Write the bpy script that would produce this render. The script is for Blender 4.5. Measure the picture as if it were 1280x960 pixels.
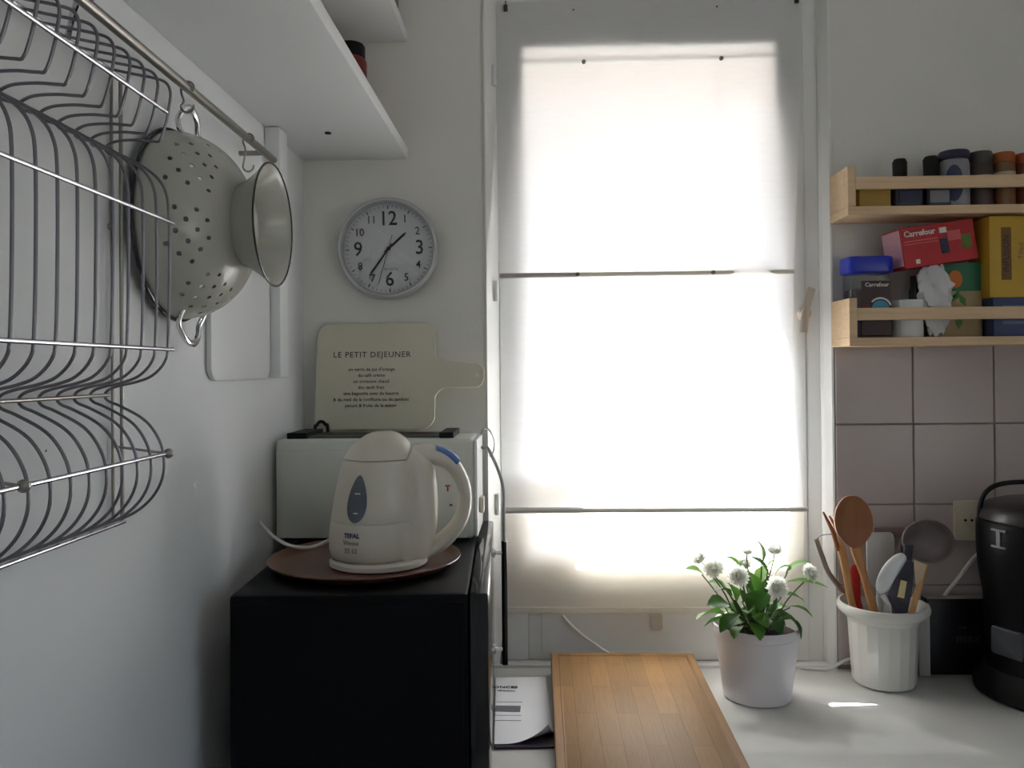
import bpy, bmesh, math, random
from math import pi, sin, cos, radians as R
from mathutils import Vector as V, Matrix as M, Euler
random.seed(7)
for o in list(bpy.data.objects):
    bpy.data.objects.remove(o, do_unlink=True)
S = bpy.context.scene
COL = S.collection

# ------------------------------------------------------------------ camera
cam = bpy.data.cameras.new('camera')
cam.sensor_width = 36.0
cam.lens = 36.0 * 1035.0 / 1280.0
cam.shift_y = -0.021
cam.clip_start = 0.02
camo = bpy.data.objects.new('camera', cam)
COL.objects.link(camo)
camo.matrix_world = M.Translation((0, 0, 1.48)) @ M.Rotation(.031, 4, 'Z') @ M.Rotation(pi/2 + .009, 4, 'X') @ M.Rotation(-.0085, 4, 'Z')
S.camera = camo

# ------------------------------------------------------------------ sky, sun, exposure
w = bpy.data.worlds.new('sky'); S.world = w; w.use_nodes = True
nt = w.node_tree; nt.nodes.clear()
wo = nt.nodes.new('ShaderNodeOutputWorld'); bg = nt.nodes.new('ShaderNodeBackground')
sky = nt.nodes.new('ShaderNodeTexSky'); sky.sky_type = 'NISHITA'
sky.sun_disc = False; sky.sun_elevation = R(58); sky.sun_rotation = R(20); sky.air_density = 1.0; sky.dust_density = 2.5
bg.inputs['Strength'].default_value = .17
nt.links.new(sky.outputs[0], bg.inputs['Color']); nt.links.new(bg.outputs[0], wo.inputs['Surface'])
sl = bpy.data.lights.new('sun', 'SUN'); sl.energy = 30.0; sl.angle = R(0.53); sl.color = (.98, .985, 1.0)
so = bpy.data.objects.new('sun', sl); COL.objects.link(so)
so.rotation_euler = V((.52, -1.0, -1.75)).to_track_quat('-Z', 'Y').to_euler()
so.location = (-2, 6, 9)
vs = S.view_settings
S.display_settings.display_device = 'sRGB'
vs.view_transform = 'Standard'; vs.look = 'None'; vs.gamma = 1.0; vs.use_curve_mapping = False
vs.exposure = 1.28
S.cycles.max_bounces = 14; S.cycles.diffuse_bounces = 8; S.cycles.transparent_max_bounces = 16
S.cycles.transmission_bounces = 8
S.cycles.caustics_reflective = False; S.cycles.caustics_refractive = False

# ------------------------------------------------------------------ materials
def srgb(r, g, b):
    f = lambda c: (c/12.92 if c <= .04045 else ((c+.055)/1.055)**2.4)
    return (f(r/255), f(g/255), f(b/255), 1)
MATS = {}
def mat(name, col, rough=.5, metal=0., var=.06, scale=12., bump=0., bscale=80., spec=.5, coat=0., stretch=None):
    if name in MATS: return MATS[name]
    m = bpy.data.materials.new(name); m.use_nodes = True
    n = m.node_tree; b = n.nodes['Principled BSDF']
    b.inputs['Roughness'].default_value = rough; b.inputs['Metallic'].default_value = metal
    b.inputs['Specular IOR Level'].default_value = spec; b.inputs['Coat Weight'].default_value = coat
    tc = n.nodes.new('ShaderNodeTexCoord'); mp = n.nodes.new('ShaderNodeMapping')
    n.links.new(tc.outputs['Object'], mp.inputs['Vector'])
    if stretch: mp.inputs['Scale'].default_value = stretch
    no = n.nodes.new('ShaderNodeTexNoise'); no.inputs['Scale'].default_value = scale; no.inputs['Detail'].default_value = 5
    n.links.new(mp.outputs[0], no.inputs['Vector'])
    cr = n.nodes.new('ShaderNodeValToRGB')
    cr.color_ramp.elements[0].position = .3; cr.color_ramp.elements[1].position = .7
    cr.color_ramp.elements[0].color = [c*(1-var) for c in col[:3]] + [1]
    cr.color_ramp.elements[1].color = [min(1, c*(1+var)) for c in col[:3]] + [1]
    n.links.new(no.outputs['Fac'], cr.inputs['Fac']); n.links.new(cr.outputs[0], b.inputs['Base Color'])
    if bump:
        n2 = n.nodes.new('ShaderNodeTexNoise'); n2.inputs['Scale'].default_value = bscale; n2.inputs['Detail'].default_value = 4
        n.links.new(mp.outputs[0], n2.inputs['Vector'])
        bp = n.nodes.new('ShaderNodeBump'); bp.inputs['Strength'].default_value = bump; bp.inputs['Distance'].default_value = .004
        n.links.new(n2.outputs['Fac'], bp.inputs['Height']); n.links.new(bp.outputs[0], b.inputs['Normal'])
    MATS[name] = m
    return m

def plaster(name, col, speck=False):
    m = mat(name, col, .85, 0, .025, 3.0, .12, 160., .2)
    if speck:
        n = m.node_tree; b = n.nodes['Principled BSDF']; old = b.inputs['Base Color'].links[0].from_socket
        tc = n.nodes.new('ShaderNodeTexCoord'); vo = n.nodes.new('ShaderNodeTexVoronoi'); vo.inputs['Scale'].default_value = 11
        n.links.new(tc.outputs['Object'], vo.inputs['Vector'])
        sp = n.nodes.new('ShaderNodeSeparateColor'); n.links.new(vo.outputs['Color'], sp.inputs[0])
        mu = n.nodes.new('ShaderNodeMath'); mu.operation = 'MULTIPLY'; mu.inputs[1].default_value = .034
        n.links.new(sp.outputs[0], mu.inputs[0])
        su = n.nodes.new('ShaderNodeMath'); su.operation = 'SUBTRACT'; su.inputs[1].default_value = .016; n.links.new(mu.outputs[0], su.inputs[0])
        lt = n.nodes.new('ShaderNodeMath'); lt.operation = 'LESS_THAN'
        n.links.new(vo.outputs['Distance'], lt.inputs[0]); n.links.new(su.outputs[0], lt.inputs[1])
        mx = n.nodes.new('ShaderNodeMix'); mx.data_type = 'RGBA'
        n.links.new(lt.outputs[0], mx.inputs['Factor']); n.links.new(old, mx.inputs[6]); mx.inputs[7].default_value = srgb(110, 108, 104)
        n.links.new(mx.outputs[2], b.inputs['Base Color'])
    return m

W_LEFT = plaster('white_plaster_specked', srgb(226, 228, 229), True)
W_BACK = plaster('white_plaster', srgb(224, 223, 218))
W_ROOM = plaster('room_plaster', srgb(232, 232, 230))
M_FLOOR = mat('floor_tile', srgb(196, 192, 186), .5)
M_CEIL = plaster('ceiling_paint', srgb(236, 236, 235))
M_PAINT = mat('white_gloss_paint', srgb(226, 226, 224), .38, var=.02, scale=4)
M_SHELF = mat('white_melamine', srgb(226, 228, 229), .4, var=.015, scale=5)
M_COUNTER = mat('white_laminate', srgb(212, 212, 209), .28, var=.03, scale=9)
M_TILE = mat('glazed_tile', srgb(186, 175, 173), .25, var=.03, scale=6)
M_GROUT = mat('grout', srgb(150, 142, 138), .9)
M_STEEL = mat('bright_steel', srgb(196, 194, 200), .22, 1., .04)
M_WIRE = mat('dull_wire', srgb(128, 126, 132), .3, 1., .06)
M_STEELD = mat('worn_steel', srgb(150, 146, 140), .32, 1., .08)
M_CHROME = mat('chrome', srgb(215, 215, 218), .1, 1., .02)
M_BLACK = mat('black_enamel', srgb(5, 5, 6), .45, var=.1, spec=.16)
M_BLACKG = mat('black_gloss', srgb(22, 22, 24), .12, var=.1)
M_BLACKP = mat('black_plastic', srgb(14, 13, 13), .5, var=.1, spec=.3)
M_ENAMEL = mat('cream_enamel', srgb(176, 176, 167), .22, var=.03, scale=7)
M_KET = mat('ivory_plastic', srgb(208, 202, 188), .3, var=.015)
M_TOAST = mat('white_appliance', srgb(206, 209, 202), .35, var=.015)
M_GRAYP = mat('smoky_gauge', srgb(92, 98, 108), .25)
M_BLUEP = mat('blue_button', srgb(88, 122, 182), .35)
M_INK = mat('dark_ink', srgb(40, 38, 38), .6)
M_INKN = mat('navy_ink', srgb(30, 32, 96), .5)
M_INKG = mat('grey_ink', srgb(118, 118, 122), .6)
M_INKR = mat('red_ink', srgb(170, 40, 36), .5)
M_INKW = mat('white_ink', srgb(220, 218, 212), .6)
M_TRAY = mat('brown_lacquer', srgb(104, 66, 50), .3, var=.12, scale=20, coat=.3)
M_BREAD = mat('cream_melamine', srgb(208, 203, 184), .4, var=.015)
M_BREADE = mat('pale_cream_edge', srgb(226, 222, 206), .4, var=.015)
M_WHITEP = mat('white_plastic', srgb(222, 224, 224), .35, var=.015)
M_CERAM = mat('white_ceramic', srgb(204, 203, 198), .25, var=.02)
M_POT = mat('lilac_white_pot', srgb(220, 216, 219), .45, var=.02)
M_SOIL = mat('potting_soil', srgb(46, 34, 26), .95, var=.4, scale=60, bump=.8, bscale=120)
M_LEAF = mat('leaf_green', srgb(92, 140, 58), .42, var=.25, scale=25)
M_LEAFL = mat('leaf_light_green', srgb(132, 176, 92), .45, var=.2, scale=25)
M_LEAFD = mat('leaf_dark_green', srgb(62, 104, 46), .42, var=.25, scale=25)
def thin(m, f):
    n = m.node_tree; b = n.nodes['Principled BSDF']; out = n.nodes['Material Output']; mx = n.nodes.new('ShaderNodeMixShader'); mx.inputs[0].default_value = f
    t = n.nodes.new('ShaderNodeBsdfTranslucent'); n.links.new(b.inputs['Base Color'].links[0].from_socket, t.inputs[0])
    n.links.new(b.outputs[0], mx.inputs[1]); n.links.new(t.outputs[0], mx.inputs[2]); n.links.new(mx.outputs[0], out.inputs[0])
for m_ in (M_LEAF, M_LEAFL, M_LEAFD): thin(m_, .4)
M_STALK = mat('stalk_green', srgb(86, 106, 58), .6, var=.15)
M_PETAL = mat('white_petal', srgb(250, 250, 246), .6, var=.02)
thin(M_PETAL, .65)
M_EYE = mat('flower_eye', srgb(216, 212, 178), .7, var=.1)
M_PINE = mat('pale_pine', srgb(214, 184, 146), .5, var=.1, scale=9, stretch=(1, 6, 14))
M_SPOON = mat('brown_wood', srgb(146, 92, 54), .5, var=.14, scale=14, stretch=(5, 5, 1))
M_HANDLE = mat('tan_wood', srgb(178, 124, 78), .5, var=.12, scale=14, stretch=(5, 5, 1))
M_WOODL = mat('light_wood', srgb(196, 150, 100), .5, var=.12, scale=14, stretch=(5, 5, 1))
M_MAUVE = mat('mauve_grey_plastic', srgb(118, 106, 104), .4)
M_SLATE = mat('slate_plastic', srgb(54, 50, 62), .35)
M_REDP = mat('red_plastic', srgb(176, 30, 28), .35)
M_LBL = mat('yellow_label', srgb(214, 196, 140), .5)
M_PAPER = mat('paper', srgb(226, 228, 234), .7, var=.02)
M_PAPERG = mat('grey_print', srgb(104, 108, 118), .7)
M_COVER = mat('dark_cover', srgb(58, 44, 62), .5)
M_IVORY = mat('ivory_outlet', srgb(206, 198, 176), .4, var=.02)
M_CORD = mat('white_cord', srgb(212, 212, 208), .45, var=.02)
M_CORDG = mat('grey_cord', srgb(140, 142, 146), .45, var=.02)
M_CONC = mat('paving', srgb(112, 110, 104), .9, var=.1, scale=2)
M_BRICK = mat('outdoor_brick', srgb(176, 130, 112), .85, var=.15, scale=30, bump=.4)
M_INKD = mat('dim_grey_ink', srgb(78, 78, 82), .6)
M_NAVY = mat('navy_card', srgb(9, 10, 24), .4, var=.08)

def bamboo():
    m = mat('bamboo', srgb(146, 113, 76), .52, var=.10, spec=.25, scale=10, stretch=(40, 2, 4))
    n = m.node_tree; b = n.nodes['Principled BSDF']; old = b.inputs['Base Color'].links[0].from_socket
    tc = n.nodes.new('ShaderNodeTexCoord'); mp = n.nodes.new('ShaderNodeMapping'); mp.inputs['Rotation'].default_value = (0, 0, pi/2)
    n.links.new(tc.outputs['Object'], mp.inputs['Vector'])
    br = n.nodes.new('ShaderNodeTexBrick'); br.inputs['Scale'].default_value = 1.0
    br.inputs['Brick Width'].default_value = .21; br.inputs['Row Height'].default_value = .033; br.inputs['Mortar Size'].default_value = .0006
    br.inputs['Color1'].default_value = (.86, .86, .86, 1); br.inputs['Color2'].default_value = (1.12, 1.08, 1.02, 1); br.inputs['Mortar'].default_value = (.72, .66, .6, 1)
    n.links.new(mp.outputs[0], br.inputs['Vector'])
    mx = n.nodes.new('ShaderNodeMix'); mx.data_type = 'RGBA'; mx.blend_type = 'MULTIPLY'; mx.inputs['Factor'].default_value = 1
    n.links.new(old, mx.inputs[6]); n.links.new(br.outputs['Color'], mx.inputs[7]); n.links.new(mx.outputs[2], b.inputs['Base Color'])
    return m
M_BAMBOO = bamboo()

def glass_thin(name, tint=(1, 1, 1, 1), gloss=.06):
    m = bpy.data.materials.new(name); m.use_nodes = True; n = m.node_tree; n.nodes.clear()
    out = n.nodes.new('ShaderNodeOutputMaterial'); mx = n.nodes.new('ShaderNodeMixShader'); mx.inputs[0].default_value = gloss
    t = n.nodes.new('ShaderNodeBsdfTransparent'); t.inputs[0].default_value = tint
    g = n.nodes.new('ShaderNodeBsdfGlossy'); g.inputs['Roughness'].default_value = .03
    n.links.new(t.outputs[0], mx.inputs[1]); n.links.new(g.outputs[0], mx.inputs[2]); n.links.new(mx.outputs[0], out.inputs[0])
    return m
M_PANE = glass_thin('window_glass')
M_JAR = glass_thin('jar_glass', (.82, .84, .84, 1), .12)

def fabric(name, col, sheer):
    m = bpy.data.materials.new(name); m.use_nodes = True; n = m.node_tree; n.nodes.clear()
    out = n.nodes.new('ShaderNodeOutputMaterial')
    tc = n.nodes.new('ShaderNodeTexCoord'); no = n.nodes.new('ShaderNodeTexNoise'); no.inputs['Scale'].default_value = 30; no.inputs['Detail'].default_value = 6
    mp = n.nodes.new('ShaderNodeMapping'); mp.inputs['Scale'].default_value = (1, 1, 6)
    n.links.new(tc.outputs['Object'], mp.inputs[0]); n.links.new(mp.outputs[0], no.inputs['Vector'])
    cr = n.nodes.new('ShaderNodeValToRGB')
    cr.color_ramp.elements[0].color = [c*.93 for c in col[:3]] + [1]; cr.color_ramp.elements[1].color = col
    n.links.new(no.outputs['Fac'], cr.inputs[0])
    d = n.nodes.new('ShaderNodeBsdfDiffuse'); t = n.nodes.new('ShaderNodeBsdfTranslucent'); s = n.nodes.new('ShaderNodeBsdfTransparent')
    n.links.new(cr.outputs[0], d.inputs[0]); n.links.new(cr.outputs[0], t.inputs[0])
    a = n.nodes.new('ShaderNodeMixShader'); a.inputs[0].default_value = .5
    n.links.new(d.outputs[0], a.inputs[1]); n.links.new(t.outputs[0], a.inputs[2])
    b = n.nodes.new('ShaderNodeMixShader'); b.inputs[0].default_value = sheer
    n.links.new(a.outputs[0], b.inputs[1]); n.links.new(s.outputs[0], b.inputs[2]); n.links.new(b.outputs[0], out.inputs[0])
    return m
M_BLIND = fabric('sheer_white_fabric', srgb(240, 240, 241), .006)
M_BLIND2 = fabric('cream_lined_fabric', srgb(246, 242, 234), .008)

# ------------------------------------------------------------------ helpers
def link(name, me, m, parent=None, smooth=False, kind=None, label=None, sharp=40):
    if isinstance(me, bmesh.types.BMesh):
        bm = me; me = bpy.data.meshes.new(name)
        bmesh.ops.recalc_face_normals(bm, faces=bm.faces)
        bm.to_mesh(me); bm.free()
    if smooth:
        me.polygons.foreach_set('use_smooth', [True]*len(me.polygons))
        try: me.set_sharp_from_angle(angle=R(sharp))
        except Exception: pass
    for x in (m if isinstance(m, (list, tuple)) else [m]): me.materials.append(x)
    o = bpy.data.objects.new(name, me); COL.objects.link(o)
    if parent: o.parent = parent
    if kind: o['kind'] = kind
    if label: o['label'] = label
    return o
def thing(name, label, cat, loc=(0, 0, 0), rz=0., group=None):
    o = bpy.data.objects.new(name, None); COL.objects.link(o); o.empty_display_size = .03
    o.location = loc; o.rotation_euler = (0, 0, rz)
    o['label'] = label; o['category'] = cat
    if group: o['group'] = group
    return o
def tag(o, label, cat, group=None):
    o['label'] = label; o['category'] = cat
    if group: o['group'] = group
    return o
def root_struct(name, loc=(0, 0, 0)):
    o = bpy.data.objects.new(name, None); COL.objects.link(o); o.location = loc; o['kind'] = 'structure'; return o
def BM(): return bmesh.new()
def box(bm, x0, x1, y0, y1, z0, z1, bev=0., seg=2):
    r = bmesh.ops.create_cube(bm, size=1.0)
    vs_ = r['verts']
    for v in vs_:
        v.co = V(((x0+x1)/2 + v.co.x*(x1-x0), (y0+y1)/2 + v.co.y*(y1-y0), (z0+z1)/2 + v.co.z*(z1-z0)))
    if bev:
        es = list({e for v in vs_ for e in v.link_edges})
        bmesh.ops.bevel(bm, geom=es, offset=bev, segments=seg, profile=.5, affect='EDGES')
    return bm
def bx(*a, **k): return box(BM(), *a, **k)
def frames(pts, closed=False):
    n = len(pts); T = []
    for i in range(n):
        a = pts[(i-1) % n] if (closed or i > 0) else pts[i]; b = pts[(i+1) % n] if (closed or i < n-1) else pts[i]
        t = (b-a); T.append(t.normalized() if t.length > 1e-9 else V((0, 0, 1)))
    up = V((0, 0, 1)) if abs(T[0].z) < .9 else V((1, 0, 0))
    nrm = (up - T[0]*up.dot(T[0])).normalized(); out = []
    for t in T:
        nrm = (nrm - t*nrm.dot(t))
        nrm = nrm.normalized() if nrm.length > 1e-6 else t.orthogonal().normalized()
        out.append((t, nrm, t.cross(nrm)))
    return out
def tube(bm, pts, r, seg=8, closed=False, r2=None, ref=None):
    """sweep; r and r2 may be lists: half-widths along normal / binormal"""
    pts = [V(p) for p in pts]; n = len(pts); fr = frames(pts, closed); rings = []
    for i, p in enumerate(pts):
        t, a, b = fr[i]
        if ref is not None:
            b = (V(ref) - t*V(ref).dot(t)).normalized(); a = b.cross(t)
        ra = r[i] if isinstance(r, (list, tuple)) else r
        rb = ra if r2 is None else (r2[i] if isinstance(r2, (list, tuple)) else r2)
        rings.append([bm.verts.new(p + a*ra*cos(2*pi*k/seg) + b*rb*sin(2*pi*k/seg)) for k in range(seg)])
    for i in range(n if closed else n-1):
        A = rings[i]; B = rings[(i+1) % n]
        for k in range(seg): bm.faces.new((A[k], A[(k+1) % seg], B[(k+1) % seg], B[k]))
    if not closed:
        bm.faces.new(rings[0][::-1]); bm.faces.new(rings[-1])
    return bm
def smooth_path(pts, n=6, closed=False):
    P = [V(p) for p in pts]; out = []; N = len(P)
    for i in range(N if closed else N-1):
        g = lambda j: P[j % N] if closed else P[max(0, min(N-1, j))]
        p0, p1, p2, p3 = g(i-1), g(i), g(i+1), g(i+2)
        for k in range(n):
            t = k/n
            out.append(.5*((2*p1) + (p2-p0)*t + (2*p0-5*p1+4*p2-p3)*t*t + (3*p1-p0-3*p2+p3)*t**3))
    if not closed: out.append(P[-1])
    return out
def lerp_list(L, n):
    out = []
    for i in range(len(L)-1):
        for k in range(n): out.append(L[i] + (L[i+1]-L[i])*k/n)
    out.append(L[-1]); return out
def lathe(bm, prof, seg=32, axis='Z', c=(0, 0, 0), shear=None, a0=0.):
    """prof: (r, h); caps where r ~ 0"""
    rings = []; c = V(c)
    def pos(r, h, k):
        a = a0 + 2*pi*k/seg
        if axis == 'Z': p = V((r*cos(a), r*sin(a), h))
        elif axis == 'X': p = V((h, r*cos(a), r*sin(a)))
        else: p = V((r*cos(a), -h, r*sin(a)))      # axis -Y (towards the room)
        if shear: p += shear(h)
        return c + p
    for r, h in prof:
        if r < 1e-6: rings.append([bm.verts.new(pos(0, h, 0))])
        else: rings.append([bm.verts.new(pos(r, h, k)) for k in range(seg)])
    for A, B in zip(rings, rings[1:]):
        for k in range(seg):
            k2 = (k+1) % seg
            if len(A) == 1 and len(B) == 1: continue
            if len(A) == 1: bm.faces.new((A[0], B[k2], B[k]))
            elif len(B) == 1: bm.faces.new((A[k], A[k2], B[0]))
            else: bm.faces.new((A[k], A[k2], B[k2], B[k]))
    return bm
def prism(bm, pts, y0, y1, bev=0.):
    """outline in XZ extruded along Y"""
    f = bm.faces.new([bm.verts.new((x, y0, z)) for x, z in pts])
    r = bmesh.ops.extrude_face_region(bm, geom=[f])
    vv = [g for g in r['geom'] if isinstance(g, bmesh.types.BMVert)]
    for v in vv: v.co.y = y1
    if bev:
        es = [e for e in bm.edges if e.is_manifold and abs(e.verts[0].co.y-e.verts[1].co.y) < 1e-7]
        bmesh.ops.bevel(bm, geom=es, offset=bev, segments=2, profile=.5, affect='EDGES')
    return bm
def rrect(x0, x1, z0, z1, r, n=6):
    out = []
    for cx, cz, a0 in ((x1-r, z1-r, 0), (x0+r, z1-r, 90), (x0+r, z0+r, 180), (x1-r, z0+r, 270)):
        for k in range(n+1):
            a = R(a0 + 90*k/n); out.append((cx + r*cos(a), cz + r*sin(a)))
    return out
def text_mesh(s, size, depth=.0004, align='CENTER', bold=0., squash=1., spacing=1.):
    cu = bpy.data.curves.new('lettering', 'FONT'); cu.body = s; cu.size = size; cu.align_x = align; cu.align_y = 'CENTER'
    cu.extrude = depth/2; cu.offset = bold; cu.space_character = spacing; cu.resolution_u = 2
    o = bpy.data.objects.new('lettering', cu); COL.objects.link(o)
    bpy.context.view_layer.update()
    me = bpy.data.meshes.new_from_object(o.evaluated_get(bpy.context.evaluated_depsgraph_get()))
    bpy.data.objects.remove(o); bpy.data.curves.remove(cu)
    me.name = 'lettering'; me.materials.clear()
    if squash != 1.: me.transform(M.Diagonal((squash, 1, 1, 1)))
    return me
FACE = M.Rotation(pi/2, 4, 'X')                     # text plane turned upright, facing the room (-Y)
def text_up(name, s, size, m, parent, loc, rot=0., post=None, **k):
    me = text_mesh(s, size, **k)
    mt = M.Translation(loc) @ FACE @ M.Rotation(rot, 4, 'Z')
    if post is not None: mt = post @ mt
    me.transform(mt)
    return link(name, me, m, parent)

CAMR = camo.matrix_world.to_3x3()
def at(px, py, Y):
    """point of the plane at depth Y that the camera sees at a photo pixel (1280 x 960)"""
    d = CAMR @ V(((px-640)/1035, -(py-480)/1035 - .021*1280/1035, -1.0))
    return V((0, 0, 1.48)) + d*(Y/d.y)

# ================================================================== SETTING
YO = 1.97                               # outer face of the window wall
XL, YB, CT = -.4605, 1.62, .90          # left wall, window wall, counter top
OX0, OX1, OZ0, OZ1 = -.1025, .5705, .86, 2.30       # window opening
link('floor', bx(XL-.2, 1.6, -1.5, YO, -.1, 0), M_FLOOR, kind='structure')
link('ceiling', bx(XL-.2, 1.6, -1.5, YO, 2.5, 2.6), M_CEIL, kind='structure')
link('wall_left', bx(XL-.2, XL, -1.5, YB, 0, 2.5), W_LEFT, kind='structure')
link('wall_front', bx(XL, 1.4, -1.5, -1.3, 0, 2.5), W_ROOM, kind='structure')
FY0, FY1, FZ0, FZ1 = -.75, .35, 1.05, 2.15          # second window, added out of view in the right wall for fill light
b = BM()
box(b, 1.4, 1.6, -1.5, FY0, 0, 2.5); box(b, 1.4, 1.6, FY1, YB, 0, 2.5); box(b, 1.4, 1.6, FY0, FY1, 0, FZ0); box(b, 1.4, 1.6, FY0, FY1, FZ1, 2.5)
link('wall_right', b, W_ROOM, kind='structure')
w2 = root_struct('fill_window', (1.5, (FY0+FY1)/2, FZ0))
for nm, ya, yb, za, zb in (('jamb', -.549, -.51, .001, 1.099), ('jamb', .51, .549, .001, 1.099), ('head', -.51, .51, 1.06, 1.099), ('sill', -.51, .51, .001, .04), ('mullion', -.02, .02, .04, 1.06)):
    link(nm, bx(-.03, .03, ya, yb, za, zb, bev=.003), M_PAINT, w2)
link('pane', bx(-.003, .003, -.51, -.02, .04, 1.06), M_PANE, w2); link('pane', bx(-.003, .003, .02, .51, .04, 1.06), M_PANE, w2)
b = BM()
box(b, XL-.2, OX0, YB, YO, 0, 2.5); box(b, OX1, 1.6, YB, YO, 0, 2.5)
box(b, OX0, OX1, YB, YO, OZ1, 2.5); box(b, OX0, OX1, YB, YO, 0, OZ0)
wall_back = link('wall_back', b, W_BACK, kind='structure')
# glazed wall tiles right of the window
zs = [1.5237, 1.3697, 1.2155, 1.0615, .9075]; x0 = .5725
link('grout_bed', bx(.5715, 1.18, YB-.004, YB+.001, CT, 1.5237), M_GROUT, wall_back)
tile_me = None
for i in range(4):
    for j in range(4):
        xa = .5725 if j == 0 else .5664 + j*.1531 + .0013; xb = .5664 + (j+1)*.1531 - .0013
        link('tile', bx(xa, xb, YB-.0075, YB-.003, zs[i+1]+.0013, zs[i]-.0013, bev=.0012, seg=1), M_TILE, wall_back)
# outside: brick lintel over the reveal, paving
for i in range(10):
    xa = OX0 + .002 + i*.0674
    for ya, yb in ((1.72, 1.840), (1.847, 1.967)):
        link('brick', bx(xa, xa+.0615, ya, yb, 2.125 + random.uniform(-.002, .002), 2.30, bev=.003, seg=1), M_BRICK, wall_back)
link('ground', bx(-26, 26, -26, 26, -.7, -.6), M_CONC, kind='structure')

# ------------------------------------------------------------------ window
win = root_struct('window_1', (0, YB, OZ0))
def wl(name, x0, x1, y0, y1, z0, z1, m=M_PAINT, bev=.003):
    return link(name, bx(x0, x1, y0-YB, y1-YB, z0-OZ0, z1-OZ0, bev=bev), m, win, smooth=True)
def splay(name, pts):
    b = BM(); vs0 = [b.verts.new((x, y-YB, .0008)) for x, y in pts]; vs1 = [b.verts.new((x, y-YB, OZ1-OZ0-.001)) for x, y in pts]
    n = len(pts); b.faces.new(vs0[::-1]); b.faces.new(vs1)
    for k in range(n): b.faces.new((vs0[k], vs0[(k+1) % n], vs1[(k+1) % n], vs1[k]))
    return link(name, b, M_PAINT, win)
splay('frame_jamb', [(OX0+.0005, 1.615), (OX0+.004, 1.6145), (-.0775, 1.642), (-.0755, 1.646), (-.0755, 1.72), (OX0+.0005, 1.72)])
splay('frame_jamb', [(.5285, 1.648), (.5555, 1.648), (.5555, 1.72), (.5285, 1.72)])
splay('cover_strip', [(.556, 1.646), (.560, 1.640), (.5665, 1.6155), (.5700, 1.614), (.5700, 1.72), (.556, 1.72)])
wl('frame_sill', OX0+.001, OX1-.001, 1.6208, 1.74, OZ0+.0005, .9045)
wl('frame_head', -.0752, .528, 1.646, 1.70, 2.225, OZ1-.001)
wl('sash_stile', -.0752, -.0225, 1.645, 1.69, .9048, 2.222)
wl('sash_stile', .4705, .528, 1.645, 1.69, .9048, 2.222)
wl('sash_rail', -.0225, .4705, 1.6455, 1.688, 2.118, 2.222)
wl('sash_rail', -.0225, .4705, 1.6455, 1.688, .9048, 1.115)
wl('pane', -.028, .476, 1.666, 1.670, 1.107, 2.126, M_PANE, 0)
b = BM(); box(b, .004, .474, 1.640-YB, 1.6452-YB, .92-OZ0, 1.0-OZ0, bev=.002)
link('kick_panel', b, M_PAINT, win, smooth=True)
for z in (2.063, 1.636, 1.215):
    b = BM(); tube(b, [(-.0815, .014, z-.020-OZ0), (-.0815, .014, z+.020-OZ0)], .0055, 12)
    link('hinge', b, M_WHITEP, win, smooth=True)
h = BM()
lathe(h, [(0, 0), (.013, 0), (.013, .010), (.009, .014), (.009, .026), (0, .026)], 16, 'Y', (.522, 1.645-YB, 1.585-OZ0))
tube(h, smooth_path([(.5135, -.006, 1.548-OZ0), (.5150, -.009, 1.572-OZ0), (.5195, -.012, 1.602-OZ0), (.5285, -.012, 1.632-OZ0)], 4), .0075, 10, r2=.0045)
link('handle', h, mat('beige_handle', srgb(196, 184, 170), .35), win, smooth=True, label='beige lever handle')

# ------------------------------------------------------------------ roman blind hung on the sash
bl = thing('roman_blind', 'sheer white fabric blind glowing with daylight over the window', 'blind', (.222, 1.60, 1.20))
def bloc(x, y, z): return V((x-.222, y-1.60, z-1.20))
def hang(z): return 1.6425 - .0365*max(0., min(1., (2.06-z)/.85))**1.0        # hangs away from the sash towards its foot
def interp(P, z):
    if z <= P[0][0]: return P[0][1]
    for (a, xa), (c, xc) in zip(P, P[1:]):
        if z <= c: return xa + (xc-xa)*(z-a)/(c-a)
    return P[-1][1]
def right_edge(z): return interp([(1.20, .512), (1.26, .509), (1.32, .503), (1.44, .4945), (1.55, .4965), (1.67, .5005), (1.85, .511), (2.0, .5195), (2.21, .5255)], z)
def left_edge(z): return interp([(1.2, -.0715), (1.66, -.0735), (2.21, -.0815)], z)
def sheet(zlo, zhi, nx, nz, fx0, fx1, fy):
    b = BM(); g = []
    for j in range(nz+1):
        row = []
        for i in range(nx+1):
            u = i/nx; z0_ = zlo(u) if callable(zlo) else zlo; z1_ = zhi(u) if callable(zhi) else zhi
            z = z0_ + (z1_-z0_)*j/nz
            row.append(b.verts.new(bloc(fx0(z) + (fx1(z)-fx0(z))*u, fy(u, z), z)))
        g.append(row)
    for j in range(nz):
        for i in range(nx): b.faces.new((g[j][i], g[j][i+1], g[j+1][i+1], g[j+1][i]))
    return b
def billow(u, z):
    y = 1.6425 - (1.6425-hang(z))*(1 - .45*max(0., (u-.6)/.4)) - .0008*(1-cos(9*u+3*z))
    t = max(0., min(1., (u-.74)/.26)); bump = sin(pi*t**.8)*.85 + .22*t
    y -= bump*.024*max(0., sin(pi*min(1., max(0., (2.00-z)/.78))))**.7
    k2 = max(0., (.12-u)/.12)**2
    y -= k2*.005*max(0., sin(pi*min(1., max(0., (z-1.25)/.6))))
    return y
link('cloth', sheet(1.2075, 2.2125, 56, 64, left_edge, right_edge, billow), M_BLIND, bl, smooth=True)
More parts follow.
